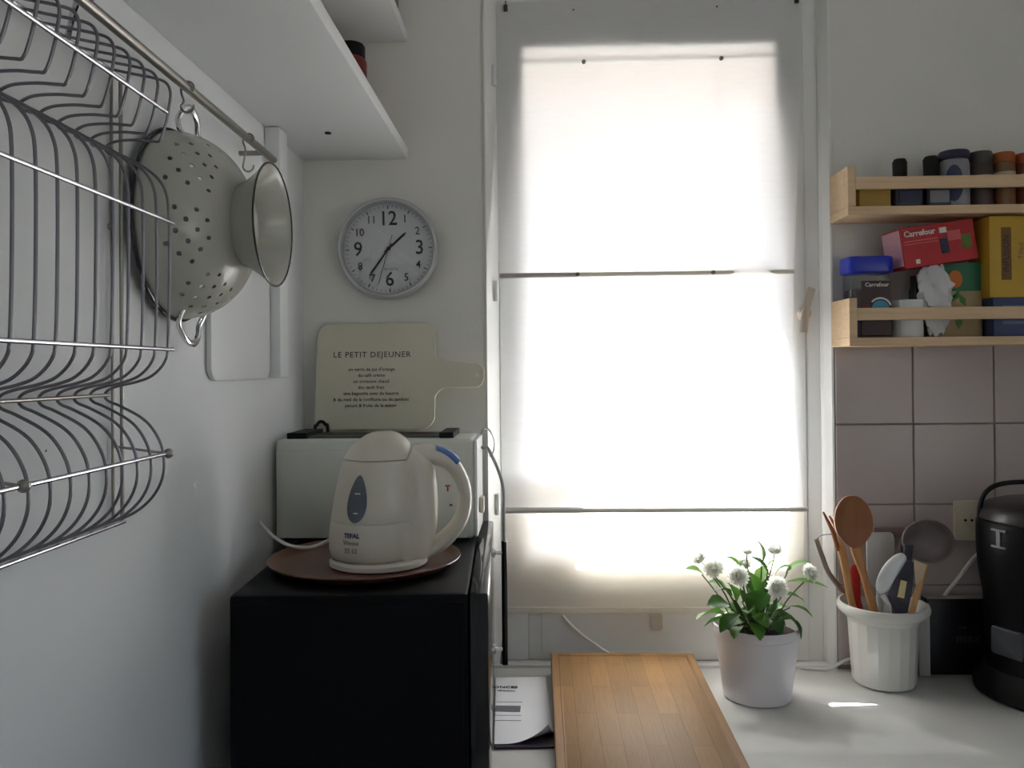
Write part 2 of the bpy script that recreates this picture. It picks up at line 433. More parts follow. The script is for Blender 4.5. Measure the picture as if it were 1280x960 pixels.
# lowest fold, cream lined, lying close to the sash; a narrow wavy gap stays open under the main cloth at the right
def sstep(a, b_, x): t = max(0., min(1., (x-a)/(b_-a))); return t*t*(3-2*t)
def fold_top(u): return 1.262 - sstep(.775, .83, u)*(.069 - .010*sstep(.83, 1.0, u) + .0015*sin(50*u))
link('bottom_fold', sheet(1.012, fold_top, 60, 12, lambda z: -.067, lambda z: .5125, lambda u, z: 1.6360 - .0175*max(0, (z-1.03)/.19) + .0008*sin(12*u)), M_BLIND2, bl, smooth=True, label='cream bottom fold')
b = BM(); box(b, -.067-.222, .380-.222, .033, .0437, 1.001-1.20, 1.013-1.20, bev=.002); link('hem', b, M_BLIND2, bl)
b = BM(); prism(b, [(x-.222, z-1.20) for x, z in rrect(.2165, .2395, .968, 1.002, .006)], .031, .0328); link('pull_tab', b, mat('tab_cloth', srgb(196, 190, 180), .8), bl)
def rod(z0, z1, xa, xb, y, r, m):
    b = BM(); tube(b, [bloc(xa, y, z0), bloc(xb, y, z1)], r, 8); return link('rod', b, m, bl, smooth=True)
M_ROD = mat('white_rod', srgb(206, 203, 198), .4)
rod(2.0905, 2.0935, -.0225, .4705, 1.6500, .0046, M_ROD)
rod(1.6648, 1.6658, .078, .4975, hang(1.66)-.0085, .0044, mat('cream_rod', srgb(232, 224, 208), .4))
rod(1.6645, 1.6648, -.0725, .0775, hang(1.66)-.0085, .0048, mat('grey_rod', srgb(176, 172, 168), .4))
rod(1.2085, 1.2095, -.0715, .512, 1.5970, .0048, M_ROD)
b = BM(); tube(b, [bloc(-.071, 1.597, 1.2095), bloc(.083, 1.597, 1.2095)], .0058, 8); link('rod_sleeve', b, M_ROD, bl, smooth=True)
M_CLIP = mat('grey_clip', srgb(120, 114, 112), .4)
for x, z, y in ((.0965, 2.0892, 1.6405), (.367, 2.0907, 1.6405), (.079, 1.6648, hang(1.66)-.0130), (.341, 1.6655, hang(1.66)-.0130)):
    b = BM(); lathe(b, [(0, 0), (.0042, 0), (.0042, .004), (.002, .006), (0, .006)], 10, 'Y', bloc(x, y, z)); link('clip', b, M_CLIP, bl, smooth=True)
for x, z in ((-.0575, 2.201), (.515, 2.205)):
    b = BM(); box(b, x-.004-.222, x+.004-.222, 0.034, .0415, z-.008-1.2, z+.004-1.2, bev=.001)
    tube(b, [bloc(x, 1.636, z), bloc(x, 1.635, z+.011), bloc(x, 1.646, z+.013)], .0012, 6)
    link('hanger', b, mat('dark_clip', srgb(66, 60, 56), .4), bl)
for x in (.077, .360):
    b = BM(); lathe(b, [(0, 0), (.0022, 0), (.0012, .002), (0, .002)], 8, 'Y', bloc(x, 1.6405, 2.194)); link('pin', b, M_CLIP, bl)
    b = BM(); tube(b, [bloc(x, 1.655, 2.10), bloc(x, 1.625, 1.27)], .0006, 5); link('pull_cord', b, M_CORD, bl)

# ------------------------------------------------------------------ wall shelves on the left
def shelf(name, label, z, y0):
    t = thing(name, label, 'shelf', (XL, YB, z), group=None)
    link('board', bx(.0005, .2085, y0-YB, -.001, 0, .022, bev=.0015), M_SHELF, t, smooth=True)
    return t
sh = shelf('wall_shelf', 'long white shelf board above the hanging rail, lower of two', 1.8965, .15)
b = BM(); lathe(b, [(0, 0), (.0055, 0), (.0055, .0022), (0, .0022)], 14, 'Z', (.0985, 1.43-YB, -.0018)); link('screw_hole_plug', b, M_BLACKP, sh, label='dark plug standing in for a screw hole')  # dark disc stands in for the darkness of an open screw hole
sh2 = shelf('wall_shelf', 'white shelf board high up near the ceiling, upper of two', 2.1275, .15)
up = tag(link('shelf_support', bx(XL+.0005, XL+.026, 1.388, 1.434, 1.47, 1.8963, bev=.002), M_SHELF, smooth=True), 'narrow white upright under the lower shelf end, in the corner', 'shelf support')
j = thing('spice_jar', 'red jar with dark lid peeking over the lower white shelf', 'jar', (-.348, 1.55, 1.9187))
b = BM(); lathe(b, [(0, 0), (.028, 0), (.030, .004), (.030, .145), (.026, .152), (0, .152)], 24); link('body', b, mat('dark_red', srgb(120, 40, 36), .35), j, smooth=True)
b = BM(); lathe(b, [(0, .1525), (.027, .1525), (.027, .174), (.024, .178), (0, .178)], 24); link('lid', b, M_BLACKP, j, smooth=True)
tag(link('food_packet', bx(-.40, -.366, 1.40, 1.46, 1.9187, 2.075, bev=.004), mat('pink_card', srgb(190, 150, 146), .6), smooth=True), 'pale pink packet on the lower white shelf beside the red jar', 'packet')
j = thing('glass_jar', 'greenish glass jar at the edge of the upper white shelf', 'jar', (-.287, 1.555, 2.1497))
b = BM(); lathe(b, [(0, 0), (.026, 0), (.029, .004), (.029, .09), (.022, .105), (0, .105)], 24); link('body', b, mat('green_glass', srgb(96, 104, 84), .15), j, smooth=True)
b = BM(); lathe(b, [(0, .1052), (.025, .1052), (.025, .122), (0, .122)], 24); link('lid', b, M_STEELD, j, smooth=True)

# ------------------------------------------------------------------ hanging rail and hooks
rl = thing('hanging_rail', 'long round metal rail under the lower white shelf', 'rail', (-.42, 1.311, 1.8196))
def rz(y): return 1.8272 + (1.8196-1.8272)*(y-.7539)/(1.3111-.7539)
b = BM(); tube(b, [(0, .2-1.311, rz(.2)-1.8196), (0, 0, 0)], .0058, 14); link('tube', b, M_STEELD, rl, smooth=True)
for y in (1.27, .45):
    b = BM(); tube(b, [(XL+.42+.0003, y-1.311, rz(y)-1.8196), (0, y-1.311, rz(y)-1.8196)], .004, 10)
    link('wall_bracket', b, M_STEELD, rl, smooth=True)
def s_hook(y, label, drop=.036, dy=.0):
    z = rz(y); t = thing('s_hook', label, 'hook', (-.42, y, z))
    r = .0078; P = []
    for a in range(-40, 200, 30): P.append((r*cos(R(a)), 0, r*sin(R(a))))
    P = P[::-1] if False else P
    # upper crook over the rail, straight shank on the wall side, lower crook opening to the room
    shank = [(-r, 0, -.006), (-r*.6, dy*.5, -.016)]
    low = []
    for a in range(170, 375, 25): low.append((-.0005 + r*cos(R(a)), dy, -drop + .008 + r*sin(R(a))))
    b = BM(); tube(b, smooth_path(P + shank + low, 3), .0014, 8); link('hook_wire', b, M_STEELD, t, smooth=True)
    return t
s_hook(.985, 'dark metal hook on the rail carrying the colander', .030)
s_hook(1.196, 'dark metal hook on the rail right of the colander', .048)
# white board hung flat on the wall
wb = thing('chopping_board', 'white plastic board hung flat on the wall below the rail, behind the colander', 'board', (XL, 1.26, 1.468))
b = BM(); prism(b, rrect(-.1265, .1265, 0, .31, .022), -.009, -.0008, bev=.002)
b.transform(M.Rotation(pi/2, 4, 'Z')); link('slab', b, M_WHITEP, wb, smooth=True)

# ------------------------------------------------------------------ colander
YC, ZC, XR = 1.015, 1.662, -.4465
co = thing('colander', 'cream enamel colander hung sideways on the left wall', 'colander', (XR, YC, ZC))
NT, NS = 100, 20
def mer(s):     # meridian of the bowl, s 0 (rim) .. 1 (neck)
    a = s*R(74)
    return (.1155*cos(a)**.82, .088*sin(a)/sin(R(74)))
b = BM(); g = []
for i in range(NS+1):
    r_, x_ = mer(i/NS); g.append([b.verts.new((x_, r_*cos(2*pi*k/NT), r_*sin(2*pi*k/NT))) for k in range(NT)])
cent = [R(180 - d) for d in (35, -17, -68.5, -120, 138, 86.5, 190)]
def is_hole(i, k):
    if i < 3 or i > 17: return False
    a = 2*pi*(k+.5)/NT
    r_, x_ = mer((i+.5)/NS)
    for c in cent:
        d = (a-c+pi) % (2*pi) - pi
        u = d*.098; v = (i+.5-9.5)*.0072
        if u*u + v*v < .040**2:
            kc = round(c/(2*pi)*NT)
            row = (i-9)
            if row % 2: return False
            return ((k-kc) + (1 if (row//2) % 2 else 0)*1) % 3 == 0 if False else ((k-kc) % 4 == (2 if (row//2) % 2 else 0))
    return False
for i in range(NS):
    for k in range(NT):
        k2 = (k+1) % NT; q = [g[i][k], g[i][k2], g[i+1][k2], g[i+1][k]]
        if not is_hole(i, k): b.faces.new(q); continue
        P = [v.co for v in q]; ring = []
        for m_ in range(8):
            a = R(225 + 45*m_); u = .5 + .46*cos(a); v = .5 + .46*sin(a)
            ring.append(b.verts.new((P[0]*(1-u)+P[1]*u)*(1-v) + (P[3]*(1-u)+P[2]*u)*v))
        for e in range(4):
            a_, c_ = q[e], q[(e+1) % 4]; r0, r1, r2_ = ring[2*e], ring[2*e+1], ring[(2*e+2) % 8]
            b.faces.new((a_, r1, r0)); b.faces.new((a_, c_, r1)); b.faces.new((c_, r2_, r1))
# flat bottom inside the foot
rb, xb = mer(1.0)
f_in = [b.verts.new((xb+.003, rb*.55*cos(2*pi*k/NT), rb*.55*sin(2*pi*k/NT))) for k in range(NT)]
for k in range(NT): b.faces.new((g[NS][k], g[NS][(k+1) % NT], f_in[(k+1) % NT], f_in[k]))
b.faces.new(f_in)
bo = link('bowl', b, M_ENAMEL, co, smooth=True, sharp=60)
md = bo.modifiers.new('thickness', 'SOLIDIFY'); md.thickness = .0014; md.offset = -1
b = BM(); prof = []
for i in range(9):
    t = i/8; prof.append((.0490 + .0270*t**1.4, .080 + .041*t))
lathe(b, prof + [(r_-.0014, h_) for r_, h_ in prof[::-1]], 72, 'X'); link('foot', b, M_ENAMEL, co, smooth=True, sharp=60)
b = BM(); tube(b, [(.121, .0755*cos(2*pi*k/64), .0755*sin(2*pi*k/64)) for k in range(64)], .0013, 8, closed=True)
link('foot_rim', b, mat('dark_rim_enamel', srgb(52, 50, 54), .2), co, smooth=True, label='dark rim of the foot')
b = BM(); tube(b, [(.000, .1170*cos(2*pi*k/80), .1170*sin(2*pi*k/80)) for k in range(80)], .0022, 8, closed=True)
link('bowl_rim', b, MATS['dark_rim_enamel'], co, smooth=True, label='dark rim of the bowl')
for s in (1, -1):
    b = BM(); P = [(.024, -.032, s*.1005), (.018, -.033, s*.112)]
    for a in range(-70, 71, 20):
        P.append((.012 + .006*cos(R(a)), .031*sin(R(a)), s*(.112 + .034*cos(R(a)))))
    P += [(.018, .033, s*.112), (.024, .032, s*.1005)]
    tube(b, smooth_path(P, 3), .0032, 10, r2=.0046)
    for y in (-.032, .032):
        bmesh.ops.create_uvsphere(b, u_segments=10, v_segments=6, radius=.0066, matrix=M.Translation((.0255, y, s*.0995)))
    link('handle', b, M_CHROME, co, smooth=True, label='shiny wire handle')

# ------------------------------------------------------------------ wire rack on the left wall
XW = -.440                                   # wall-side line of the wires
rk = thing('wire_rack', 'chrome wire dish rack with wavy wires on the left wall', 'rack', (XW, .876, 1.32))
YL = .842
wire_px = [(133, 85), (160, 91), (190, 97), (207, 103), (213, 116), (211, 135), (207, 155), (200, 175), (192, 176.5), (172, 175), (150, 176), (138, 179.5), (131.5, 185), (135, 191), (150, 195.5), (175, 206),
           (196, 222), (207, 240), (211, 268), (211.5, 350), (210, 430), (206, 452), (191, 469), (172, 477), (150, 482), (136, 487), (131, 494), (135, 501), (149, 507), (175, 521), (190, 535), (201, 555), (205, 575), (203.5, 595), (195, 615), (180, 632), (160, 645), (133, 654)]
prof = []
for p in wire_px:
    q = at(p[0], p[1], YL); prof.append((q.x, q.z-1.48))
b = BM(); tube(b, smooth_path([(x-XW, 0, 1.48+z-1.32) for x, z in prof], 4), .0015, 8)
w0 = link('wire', b, M_WIRE, rk, smooth=True, sharp=180)
NWIRE = 13
w0.location = (0, .842-.876, 0)
for i in range(1, NWIRE):
    c = w0.copy(); COL.objects.link(c); c.parent = rk; c.location = (0, .842-.876-.0284*i, 0)
def rodp(name, x, z, y0, y1, r, m=M_STEEL):
    b = BM(); tube(b, [(x-XW, y0-.876, 1.48+z-1.32), (x-XW, y1-.876, 1.48+z-1.32)], r, 10); return link(name, b, m, rk, smooth=True)
ya = .40
def rod_px(px, py, Y, dx, r, m=M_STEEL, y1=None):
    q = at(px, py, Y); return rodp('long_rod', q.x+dx, q.z-1.48, ya, y1 or Y, r, m), q
rod_px(208, 140, .832, 0, .0021)
rod_px(216.5, 279, .852, 0, .0021)
rod_px(216.5, 437, .852, 0, .0021)
_, qb = rod_px(207, 567, .846, .001, .0021)
rod_px(133, 186, .846, .002, .0019, M_STEELD); rod_px(133, 494, .846, .002, .0019, M_STEELD)
_, q_top = rod_px(154, 98, .876, -.001, .0024); _, q_bot = rod_px(155, 652, .876, 0, .0024)
XU = at(152, 400, .876).x
for y in (.876, .520):
    for dx in (0., -.010):
        b = BM(); tube(b, [(XU-XW+dx, y-.876, q_bot.z-1.32), (XU-XW+dx, y-.876, q_top.z-1.32)], .0021 if dx == 0 else .0017, 10); link('upright', b, M_STEELD, rk, smooth=True)
    b = BM(); tube(b, [(XL-XW+.0004, y-.876, .318), (XU-XW-.010, y-.876, .318)], .003, 8); link('wall_foot', b, M_STEELD, rk, smooth=True)
for y in (.848, .606):
    b = BM(); tube(b, [(XU-XW, min(y+.014, .876)-.876, qb.z+.006-1.32), (qb.x-XW+.001, y-.876, qb.z-1.32)], .0014, 8); link('stay', b, M_STEELD, rk, smooth=True)
    b = BM(); bmesh.ops.create_uvsphere(b, u_segments=16, v_segments=10, radius=.0052, matrix=M.Translation((qb.x-XW+.002, y-.876, qb.z-1.32)))
    link('end_ball', b, M_STEELD, rk, smooth=True)
b = BM(); tube(b, smooth_path([(q_top.x-XW, .770-.876, q_top.z-1.32), (-.437-XW, .764-.876, .490), (-.431-XW, .760-.876, .502), (-.4225-XW, .757-.876, .5148), (-.4150-XW, .755-.876, .5155), (-.4115-XW, .754-.876, .508)], 4), .0030, 8)
link('hanging_bracket', b, M_CHROME, rk, smooth=True)

# ------------------------------------------------------------------ clock
ck = thing('wall_clock', 'round silver-rimmed wall clock with black numerals', 'clock', (-.289, YB, 1.719))
b = BM(); lathe(b, [(.0935, .002), (.0985, .002), (.0995, .012), (.0985, .024), (.0955, .029), (.0915, .029), (.0895, .025), (.0890, .014)], 72, 'Y'); link('rim', b, mat('satin_silver', srgb(200, 202, 204), .28, .9, .02), ck, smooth=True, sharp=50)
b = BM(); lathe(b, [(0, .010), (.0915, .010), (.0915, .004), (0, .004)], 64, 'Y'); link('dial', b, mat('dial_white', srgb(206, 208, 212), .5, var=.01), ck)
tilt = R(1.2)
def cpos(h, r, y=-.0107):
    a = pi/2 - 2*pi*h/12 + tilt; return (r*cos(a), y, r*sin(a))
for h_ in range(1, 13):
    big = h_ % 3 == 0
    rr = .0605 if big else .066
    if h_ == 12: rr = .0585
    if h_ == 6: rr = .0605
    text_up('numeral', str(h_), .0395 if big else .0215, M_INK, ck, cpos(h_, rr), rot=tilt, bold=.0004 if big else .0001, squash=.92)
for k in range(60):
    p = cpos(k/5, .0815 if k % 5 == 0 else .083); a = pi/2 - 2*pi*k/60 + tilt
    L = .0035 if k % 5 == 0 else .0022; wd = .0009 if k % 5 == 0 else .0004
    b = bx(-L, L, -.0003, .0003, -wd, wd); b.transform(M.Translation(p) @ M.Rotation(-a, 4, 'Y')); link('minute_mark', b, M_INK, ck)
def hand(name, ang, L, back, w1, y, m=M_BLACKP):
    b = BM(); prism(b, [(-w1, -back), (w1, -back), (w1, L*.85), (w1*.45, L), (-w1*.45, L), (-w1, L*.85)], y, y-.0008)
    b.transform(M.Rotation(ang, 4, 'Y')); link(name, b, m, ck)
hand('hour_hand', R(47.5), .046, .011, .0021, -.0125)
hand('minute_hand', R(215.5), .066, .012, .0016, -.0140)
hand('second_hand', R(196), .074, .028, .0005, -.0155)
b = BM(); lathe(b, [(0, .0105), (.0034, .0105), (.0034, .0172), (0, .0172)], 16, 'Y'); link('hub', b, M_BLACKP, ck)
text_up('dial_lettering', 'QUARTZ', .0068, M_INKG, ck, (.004, -.0107, -.040))
b = BM(); lathe(b, [(0, .0245), (.0893, .0245), (.0893, .0235), (0, .0235)], 64, 'Y'); link('cover_glass', b, glass_thin('clock_glass', gloss=.04), ck)

# ================================================================== COUNTER AND LEFT SIDE APPLIANCES
link('counter', bx(XL+.0005, 1.395, .98, YB-.0005, CT-.04, CT, bev=.003), M_COUNTER, smooth=True, label='white laminate worktop under the window')
tag(bpy.data.objects['counter'], 'white laminate kitchen worktop running under the window', 'worktop')
cabx = [(XL+.001, .10), (.102, .70), (.702, 1.30), (1.302, 1.388)]
for i, (xa, xb) in enumerate(cabx):
    t = thing('base_cabinet', ['white base cabinet under the microwave', 'white base cabinet under the bamboo board', 'white base cabinet under the black jug', 'white base cabinet at the far right end'][i], 'cabinet', ((xa+xb)/2, 1.3, 0))
    hw = (xb-xa)/2
    link('carcass', bx(-hw, hw, -.28, .318, .1, CT-.0405), M_SHELF, t); link('plinth', bx(-hw, hw, -.24, .318, 0, .0995), M_BLACKP, t)
    d = link('door', bx(-hw+.002, hw-.002, -.30, -.2805, .105, CT-.045, bev=.002), M_SHELF, t)
    b = BM(); tube(b, [(hw-.05, -.301, .70), (hw-.05, -.32, .70), (hw-.05, -.32, .82), (hw-.05, -.301, .82)], .004, 8); link('handle', b, M_CHROME, d)

# microwave, turned slightly; its door faces right
MZ = 1.189
mw = thing('microwave_oven', 'black microwave oven on the left of the counter, door facing the window side', 'microwave', (-.0665, 1.083, CT), R(2.4))
hh = MZ-CT
link('body', bx(-.339, -.0265, 0, .520, .008, hh, bev=.006), M_BLACK, mw, smooth=True)
dr = link('door', bx(-.0255, 0, .0, .520, .008, hh, bev=.004), M_BLACKG, mw, smooth=True, label='glossy black door and bezel')
link('side_panel', bx(-.331, -.034, -.0012, .001, .02, hh-.012, bev=.0005), M_BLACK, mw)
for x in (-.30, -.06):
    for y in (.06, .46):
        b = BM(); lathe(b, [(0, 0), (.014, 0), (.014, .0085), (0, .0085)], 14, 'Z', (x, y, 0)); link('foot', b, M_BLACKP, mw)
b = BM(); tube(b, [(.0205, .405, .052), (.0205, .405, .272)], .0052, 14); hd = link('handle', b, M_BLACKG, dr, smooth=True)
b = BM(); tube(b, [(.0205, .405, .2721), (.0205, .405, .2735)], .0052, 14); link('handle_cap', b, M_CHROME, dr, smooth=True)
for z in (.080, .252):
    b = BM(); lathe(b, [(0, 0), (.0085, 0), (.0085, .003), (.0038, .0045), (.0036, .016), (0, .016)], 14, 'X', (0.0003, .405, z)); link('standoff', b, M_CHROME, dr, smooth=True)

# toaster
to = thing('toaster', 'white long-slot toaster standing behind the kettle', 'toaster', (-.279, 1.4115, MZ))
tb = BM(); box(tb, -.1735, .168, 0, .138, .004, .1745, bev=.007, seg=3); link('body', tb, M_TOAST, to, smooth=True)
link('front_panel', bx(-.171, .156, -.003, .001, .006, .156, bev=.0012), M_TOAST, to, smooth=True)
b = BM(); box(b, .1685, .1745, .004, .132, .006, .172, bev=.0025); link('end_panel', b, M_WHITEP, to, smooth=True, label='paler end panel')
link('slot_frame', bx(-.145, .122, .022, .116, .1735, .1785, bev=.001), mat('dark_grey_metal', srgb(96, 94, 92), .4, .6), to)
for y in (.045, .078):
    link('slot', bx(-.128, .106, y, y+.020, .1781, .1789), M_BLACKP, to)
for xa, xb in ((-.157, -.122), (.108, .133)):
    link('slot_end', bx(xa, xb, .012, .124, .1740, .1845, bev=.0015), M_BLACKP, to)
link('base', bx(-.160, .160, .006, .130, .0005, .0045), M_BLACKP, to)
b = BM(); box(b, .1746, .1835, .030, .052, .042, .070, bev=.003); link('lever', b, M_KET, to, smooth=True)
text_up('logo', 'T', .014, M_INKR, to, (.124, -.0033, .090), bold=.0006)
link('indicator', bx(.134, .141, -.0036, -.0028, .1285, .1325), M_INK, to)
link('indicator', bx(.127, .132, -.0036, -.0028, .0600, .0635), M_INKG, to)
b = BM(); tube(b, smooth_path([(.176, .10, .150), (.186, .09, .150), (.195, .085, .135), (.208, .085, .105), (.2145, .088, .075), (.2145, .095, .03), (.2145, .115, -.05), (.214, .155, -.16), (.205, .175, -.27)], 6), .0030, 8)
link('cord', b, M_CORDG, to, smooth=True, label='grey power cord')
b = BM(); tube(b, smooth_path([(.172, .112, .172), (.180, .105, .184), (.191, .10, .180), (.199, .098, .162), (.1975, .096, .143), (.190, .094, .134)], 6), .0017, 8); link('wire_loop', b, M_CHROME, to, smooth=True)
b = BM(); tube(b, smooth_path([(-.419, 1.560, MZ+.02), (-.424, 1.562, 1.36), (-.421, 1.563, 1.378), (-.413, 1.563, 1.385), (-.404, 1.563, 1.379), (-.399, 1.562, 1.36), (-.397, 1.560, MZ+.003)], 6), .0032, 10)
tag(link('power_cable', b, M_BLACKP, smooth=True), 'black cable looping up behind the toaster at the left', 'cable')

# breakfast board leaning on the wall, standing on the toaster
bbz = MZ + .1790
lean = R(9.0)
bd = thing('breakfast_board', 'cream paddle-shaped breakfast board with French lettering behind the toaster', 'board', (-.312, 1.571, bbz + .0008))
LM = M.Rotation(-lean, 4, 'X')
W2, H2 = .1165, .207
out = []
for k in range(9):  # top left
    a = R(90 + 90*k/8); out.append((-W2+.026 + .026*cos(a), H2-.026 + .026*sin(a)))
for k in range(9):
    a = R(180 + 90*k/8); out.append((-W2+.022 + .022*cos(a), .022 + .022*sin(a)))
for k in range(9):  # bottom right
    a = R(270 + 70*k/8); out.append((W2-.030 + .030*cos(a), .030 + .030*sin(a)))
cz = .1035
for k in range(1, 9):    # concave sweep to the handle, lower
    a = R(165 - 75*k/8); out.append((W2+.024 + .028*cos(a), cz-.0235-.030 + .030*sin(a)))
for k in range(9):
    a = R(-90 + 180*k/8); out.append((.194 + .016*cos(a), cz + .0235*sin(a)))
for k in range(0, 8):
    a = R(270 - 75*k/8); out.append((W2+.024 + .028*cos(a), cz+.0235+.030 + .030*sin(a)))
for k in range(9):
    a = R(20 + 70*k/8); out.append((W2-.030 + .030*cos(a), H2-.030 + .030*sin(a)))
b = BM(); prism(b, out, 0, .009, bev=.0022); b.transform(LM); link('slab', b, M_BREAD, bd, smooth=True)
b = BM(); lathe(b, [(0, 0), (.0042, 0), (.0042, .0006), (0, .0006)], 14, 'Y', (.196, .0002, cz)); b.transform(LM); link('hang_hole', b, M_INKW, bd)
text_up('title_lettering', 'LE PETIT DEJEUNER', .0158, M_INK, bd, (-.0085, -.0003, .1445), post=LM, spacing=1.12)
for i, s in enumerate(["un verre de jus d'orange", 'du café crème', 'un croissant chaud', 'des œufs frais', 'une baguette avec du beurre', '& du miel de la confiture ou du jambon', 'yaourt & fruits de la saison']):
    text_up('verse_lettering', s, .0092, M_INK, bd, (-.0085, -.0003, .1160-.0117*i), post=LM, bold=.0001)

# tray, kettle
tr = thing('round_tray', 'round brown lacquered tray under the kettle', 'tray', (-.262, 1.243, MZ+.0004))
b = BM(); lathe(b, [(0, 0), (.116, 0), (.132, .003), (.1415, .0125), (.143, .0135), (.1435, .0122), (.134, .0002+.0045), (.118, .0035), (0, .0035)], 72); link('dish', b, M_TRAY, tr, smooth=True)
KX, KY, KZ = -.2475, 1.232, MZ + .0044
ke = thing('electric_kettle', 'ivory electric jug kettle standing on the brown tray', 'kettle', (KX, KY, KZ))
HD = V((.98, .2, 0)).normalized()
def shear(h_):
    z = h_; return HD*max(0., min(1, (z-.02)/.14))*.0095 + HD*max(0., (z-.155)/.04)*.007
b = BM(); lathe(b, [(0, 0), (.069, 0), (.0725, .002), (.0725, .008), (.069, .0115), (0, .0115)], 56, 'Z', tuple(HD*.008)); kb = link('power_base', b, M_KET, ke, smooth=True)
body = [(0, .0122), (.058, .0122), (.0625, .016), (.0652, .026), (.0662, .040), (.0660, .058), (.0655, .0675)]
b = BM(); lathe(b, body + [(.0648, .0682), (0, .0682)], 56, shear=shear); link('lower_body', b, M_KET, ke, smooth=True)
bodyu = [(0, .0686), (.0648, .0686), (.0652, .0696), (.0635, .090), (.0605, .115), (.0570, .138), (.0538, .1545), (.0528, .1560), (0, .1560)]
b = BM(); lathe(b, bodyu, 56, shear=shear); link('body', b, M_KET, ke, smooth=True)
b = BM(); lathe(b, [(0, .1566), (.0515, .1566), (.0525, .1580), (.0500, .165), (.0440, .1755), (.0350, .1855), (.0245, .1925), (.0125, .1965), (0, .1975)], 56, shear=shear); link('lid', b, M_KET, ke, smooth=True)
def kp(px, py, off=0.): return HD*((px-464)*.001193) + V((-.2, .98, 0))*off + V((0, 0, 1.48-(py-463.7)*.001193-KZ))
P = [kp(492, 575), kp(526, 568.5), kp(558, 579), kp(574, 600), kp(579.5, 625), kp(574, 652), kp(557, 674), kp(533, 690), kp(505, 697)]
ra = [.022, .0160, .0125, .0108, .0105, .0112, .0125, .013, .012]
b = BM(); tube(b, smooth_path(P, 6), lerp_list(ra, 6), 18, r2=lerp_list([.036, .024, .0165, .0145, .0135, .0135, .015, .018, .020], 6), ref=(-.2, .98, 0)); link('handle', b, M_KET, ke, smooth=True, sharp=180)
P = [kp(500, 580), kp(511, 588), kp(515, 605), kp(516, 630), kp(515, 655), kp(511, 680), kp(502, 698)]
b = BM(); tube(b, smooth_path(P, 5), lerp_list([.034, .0345, .0340, .0345, .0345, .0330, .028], 5), 28, r2=lerp_list([.040, .042, .043, .045, .046, .046, .042], 5), ref=(-.2, .98, 0)); link('handle_root', b, M_KET, ke, smooth=True, sharp=180)
P = [kp(542, 563.5, -.0045), kp(552, 566.5, -.0045), kp(562, 572.5, -.0045), kp(570, 580.5, -.0045)]
b = BM(); tube(b, smooth_path(P, 4), .0068, 12, r2=.0115, ref=(-.2, .98, 0)); link('switch_button', b, M_BLUEP, ke, smooth=True, label='blue switch button')
# gauge and lettering wrapped on the body
def rad_at(z):
    pr = body + bodyu[1:]
    for (r0, z0), (r1, z1) in zip(pr[1:], pr[2:]):
        if z0 <= z <= z1 and z1 > z0: return r0 + (r1-r0)*(z-z0)/(z1-z0)
    return pr[-1][0]
def wrap(me, ang0, z0, lift=.0006):
    for v in me.vertices:
        z = z0 + v.co.y; rr = rad_at(z) + lift + v.co.z; a = ang0 + v.co.x/.064
        p = V((rr*sin(a), -rr*cos(a), z)) + shear(z); v.co = p
    return me
b = BM(); ring = []
NG = 40
inner = b.verts.new((0, 0, .0004)); 
for rr_ in (.33, .66, 1.0):
    cur = []
    for k in range(NG):
        a = 2*pi*k/NG; y = .0335*sin(a); x = .0178*cos(a)*(1 - .42*(sin(a)*.5+.5)**1.5)
        cur.append(b.verts.new((x*rr_, y*rr_, .0004)))
    if not ring:
        for k in range(NG): b.faces.new((inner, cur[k], cur[(k+1) % NG]))
    else:
        for k in range(NG): b.faces.new((ring[k], cur[k], cur[(k+1) % NG], ring[(k+1) % NG]))
    ring = cur
me = bpy.data.meshes.new('water_gauge'); b.to_mesh(me); b.free(); GA = R(-15.5); wrap(me, GA, .1045)
link('water_gauge', me, M_GRAYP, ke, smooth=True, label='smoky water gauge')
for z, wd in ((.112, .0075), (.0845, .006)):
    b = BM(); prism(b, rrect(-wd*.6, wd*.6, -.0009, .0009, .0008, 2), 0, .0003); b.transform(M.Rotation(-pi/2, 4, 'X')); me = bpy.data.meshes.new('gauge_mark'); b.to_mesh(me); b.free(); link('gauge_mark', wrap(me, GA, z, .0012), M_INKW, ke)
TA = R(-18.5)
link('brand_lettering', wrap(text_mesh('TEFAL', .0088, bold=.0003), TA, .0525), M_INKN, ke)
link('model_lettering', wrap(text_mesh('Vitesse', .0088), TA-.01, .0425), M_INKG, ke)
link('symbol_lettering', wrap(text_mesh('S2 S2', .0092), TA, .0310), M_INKG, ke)
b = BM(); tube(b, smooth_path([(-.060, .040, .006), (-.066, .052, .010), (-.073, .066, .030), (-.073, .072, .048), (-.068, .078, .056), (-.060, .090, .050), (-.066, .100, .030), (-.090, .085, .016), (-.115, .062, .010), (-.150, .070, .0125), (-.177, .088, .021), (-.193, .098, .031), (-.2085, .108, .042)], 6), .0028, 8)
link('cord', b, M_CORD, ke, smooth=True, label='white power cord')

